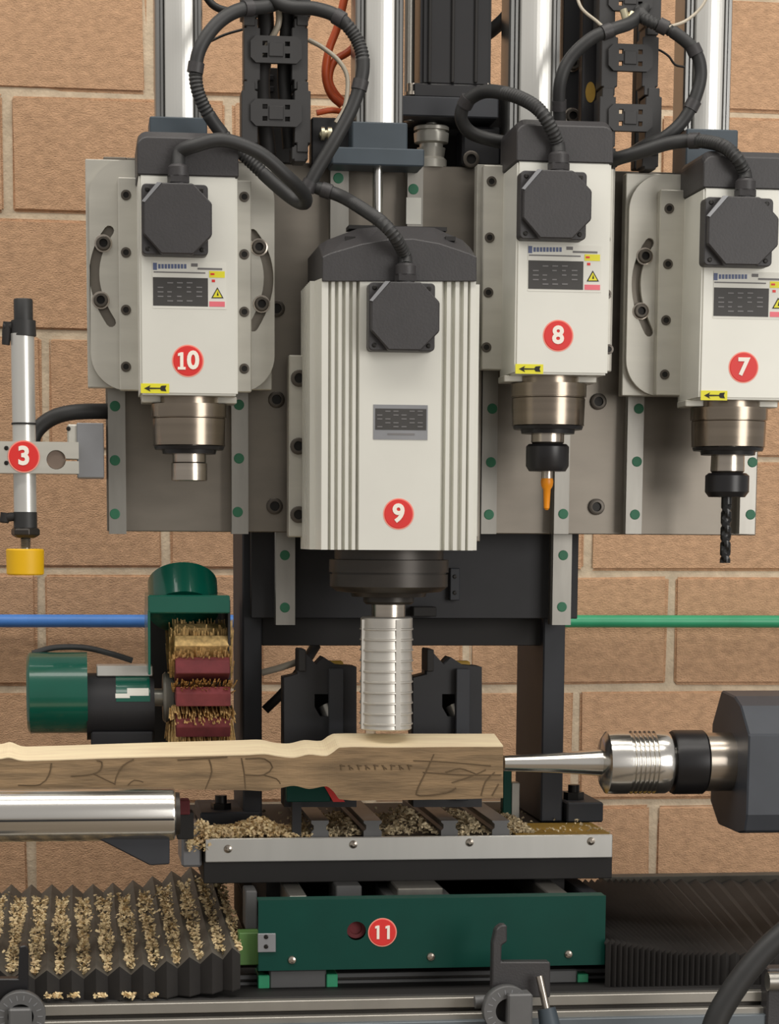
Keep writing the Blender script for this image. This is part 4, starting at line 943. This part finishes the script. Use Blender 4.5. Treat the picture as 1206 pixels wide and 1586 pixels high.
# ================================================================ wood shavings
def chip(mb, p, rnd, sz):
    d = Vector((rnd.uniform(-1, 1), rnd.uniform(-1, 1), rnd.uniform(-.5, .5))).normalized(); u = d.orthogonal().normalized() * sz * rnd.uniform(.25, .5)
    u.rotate(Matrix.Rotation(rnd.uniform(0, 6.28), 3, d)); nrm = d.cross(u).normalized() * sz * rnd.uniform(.1, .4); d *= sz * rnd.uniform(.5, 1.)
    mb.add([p - d - u, p - d + u, p + nrm - u, p + nrm + u, p + d - u * .6, p + d + u * .6], [(0, 1, 3, 2), (2, 3, 5, 4)])
rnd = random.Random(11); ch = MB()
for k in range(6, len(LV)):
    x, zf, zb, _ = LV[k]; Wv = .0085
    if k == len(LV) - 1: Wv = .006
    for i in range(520):
        t_ = rnd.random() ** .9; Y = -.10 + .012 + t_ * .46; z = zf + (zb - zf) * (Y + .1) / .54
        h = abs(rnd.gauss(0, 1)); w_ = Wv * (.75 + .55 * math.sin(k * 2.1 + t_ * 5) ** 2) * (.55 + .45 * min(1, t_ * 2.4)); xx = x + rnd.uniform(-1, 1) * w_ + (rnd.random() < .1) * rnd.uniform(-.006, .006)
        chip(ch, Vector((xx, Y, z + abs(xx - x) * .85 + rnd.uniform(.001, .0055))), rnd, .0036)
o = ch.build('wood_shavings', 'shavings'); tag(o, 'pale wood shavings caught in the folds of the left bellows', 'shavings', kind='stuff')
ch = MB(); ch2 = MB()
def pile(mb, x0, x1, Y0, Y1, hgt, n, sz):
    for i in range(n):
        u, v = rnd.uniform(-1, 1), rnd.uniform(-1, 1); x = x0 + (x1 - x0) * (u + 1) / 2; Y = Y0 + (Y1 - Y0) * (v + 1) / 2
        h = hgt * max(.12, (1 - abs(u) ** 2.2)) * (.7 + .3 * math.sin(x * 90)) * (1 - .35 * abs(v)); chip(mb, Vector((x, Y, ztop + rnd.random() * h)), rnd, sz)
gx = lambda px: P(px, 1297, YT0 + .02).x
pile(ch, gx(322), gx(482), YT0 + .012, YT0 + .11, .022, 1900, .0042)
pile(ch, gx(288), gx(335), YT0 + .012, YT0 + .08, .02, 350, .0042)
for i in range(160): chip(ch, Vector((gx(288) + rnd.random() * .03, YT0 + .0 + rnd.random() * .01, ztop + .014 - rnd.random() * .03)), rnd, .0042)
o = ch.build('wood_shavings', 'shavings'); tag(o, 'heap of pale shavings on the left end of the carriage table', 'shavings', kind='stuff')
for x0, x1, h in ((510, 562, .022), (592, 682, .026), (710, 760, .018), (790, 830, .012), (470, 520, .02)): pile(ch2, gx(x0), gx(x1), YT0 + .014, YT0 + .22, h, 620, .0042)
pile(ch2, gx(830), gx(945), YT0 + .02, YT0 + .05, .02, 60, .0032)
for i in range(150):
    q = P(rnd.uniform(330, 930), 1330, YT0); chip(ch2, Vector((q.x, YT0 + rnd.uniform(.01, .3), ztop + rnd.uniform(.0, .004))), rnd, .004)
o = ch2.build('wood_shavings', 'shavings_dusty'); tag(o, 'dusty brown shavings between the slide rails of the carriage table', 'shavings', kind='stuff')
ch = MB()
for px in [75, 82, 90, 112, 118, 152, 158, 195, 200, 205, 238]:
    for i in range(14):
        q = P(px + rnd.uniform(-6, 6), 1547, -.118); chip(ch, Vector((q.x, -.115 + rnd.uniform(-.004, .008), q.z + rnd.uniform(.001, .006))), rnd, .0036)
o = ch.build('wood_shavings', 'shavings'); tag(o, 'few pale shavings on the bed rail below the left bellows', 'shavings', kind='stuff')

# ================================================================ clamps in the foreground and the thick cable
def lever(name, label, cx_, cy_, r, plate, hook, Y):
    t = thing(name, label, 'clamp', P(cx_, cy_ + r, Y)); s = sc(Y); c = P(cx_, cy_, Y)
    n = 40; q = [(c.x + r * s * math.cos(2 * math.pi * k / n), c.z + r * s * math.sin(2 * math.pi * k / n)) for k in range(n)]
    ri = r * .52; q2 = [(c.x + ri * s * math.cos(2 * math.pi * k / n), c.z + ri * s * math.sin(2 * math.pi * k / n)) for k in range(n)]
    rg = holed_plate(q, [q2], Y, Y + .02, 'dial_ring', 'tool_grey', t)
    for k in range(18):
        an = math.radians(20 * k); p = Vector((c.x + r * .78 * s * math.cos(an), Y - .0004, c.z + r * .78 * s * math.sin(an))); d = Vector((math.cos(an), 0, math.sin(an))) * r * .1 * s; w_ = Vector((-math.sin(an), 0, math.cos(an))) * .0006
        MB().loft([p - d - w_, p + d - w_, p + d + w_, p - d + w_], [v + Vector((0, .0006, 0)) for v in (p - d - w_, p + d - w_, p + d + w_, p - d + w_)]).build('dial_mark', 'label_grey', rg)
    MB().box(c.x - ri * s * 1.02, c.x + ri * s * 1.02, Y + .012, Y + .03, c.z - .2, c.z + ri * s * .9).build('dial_core', 'black_matt', t)
    MB().pbox(*plate, Y - .01, .03).build('lever_arm', 'bed_blue' if False else 'tool_grey', t, .002)
    return t
lv = lever('clamp_handle', 'grey dial clamp with upright hook in front of the green panel', 787, 1566, 40, (786, 1540, 824, 1700), None, -.19)
hk = [(P(x, y, -.16).x, P(x, y, -.16).z) for x, y in ((762, 1530), (763, 1462), (768, 1440), (776, 1433), (785, 1433), (785, 1459), (777, 1464), (776, 1490), (852, 1490), (852, 1545), (762, 1545))]
MB().prism_xz(hk, -.16, -.142).build('hook_plate', 'dark_plastic', lv, .0015)
c0 = P(835, 1512, -.175); c1 = P(846, 1562, -.185); MB().cyl(c0, c1, .0045, 12).build('clamp_screw', 'steel', lv)
c2 = P(852, 1592, -.19); MB().cyl(c1, c2, .011, 14, .013).build('screw_handle', 'slate_paint', lv)
c0 = P(735, 1552, -.165); c1 = P(757, 1550, -.165); MB().cyl(c0, c1, .008, 14).build('side_pin', 'tool_grey', lv)
c0 = P(787, 1560, -.17); MB().cyl(c0, c0 + Vector((0, .06, -.06)), .008, 10).build('clamp_stem', 'dark_steel', lv)
lv = lever('clamp_handle', 'grey dial clamp at the bottom left corner before the bellows', 32, 1575, 39, (14, 1563, 50, 1700), None, -.19)
hk = [(P(x, y, -.16).x, P(x, y, -.16).z) for x, y in ((-60, 1516), (28, 1516), (30, 1466), (40, 1464), (44, 1470), (44, 1548), (-60, 1548))]
MB().prism_xz(hk, -.16, -.142).build('hook_plate', 'black_gloss', lv, .0015)
t = cable('power_cable', [(1290, 1390, -.30), (1240, 1425, -.30), (1195, 1462, -.30), (1160, 1500, -.30), (1128, 1545, -.30), (1105, 1592, -.30), (1085, 1680, -.30), (1080, 1800, -.32)], 18.5, 'rubber', 'thick black cable crossing the bottom right corner', 'cable')
t = thing('stop_bracket', 'grey bracket behind the thick cable at the right edge', 'bracket', P(1196, 1545, -.15))
MB().pbox(1188, 1500, 1260, 1590, -.15, .03).build('bracket_plate', 'dark_plastic', t, .002); c0 = P(1188, 1520, -.155); MB().cyl(c0, c0 + Vector((.06, 0, 0)), .012, 16).build('bracket_pin', 'rail_steel', t)
bpy.context.view_layer.update()
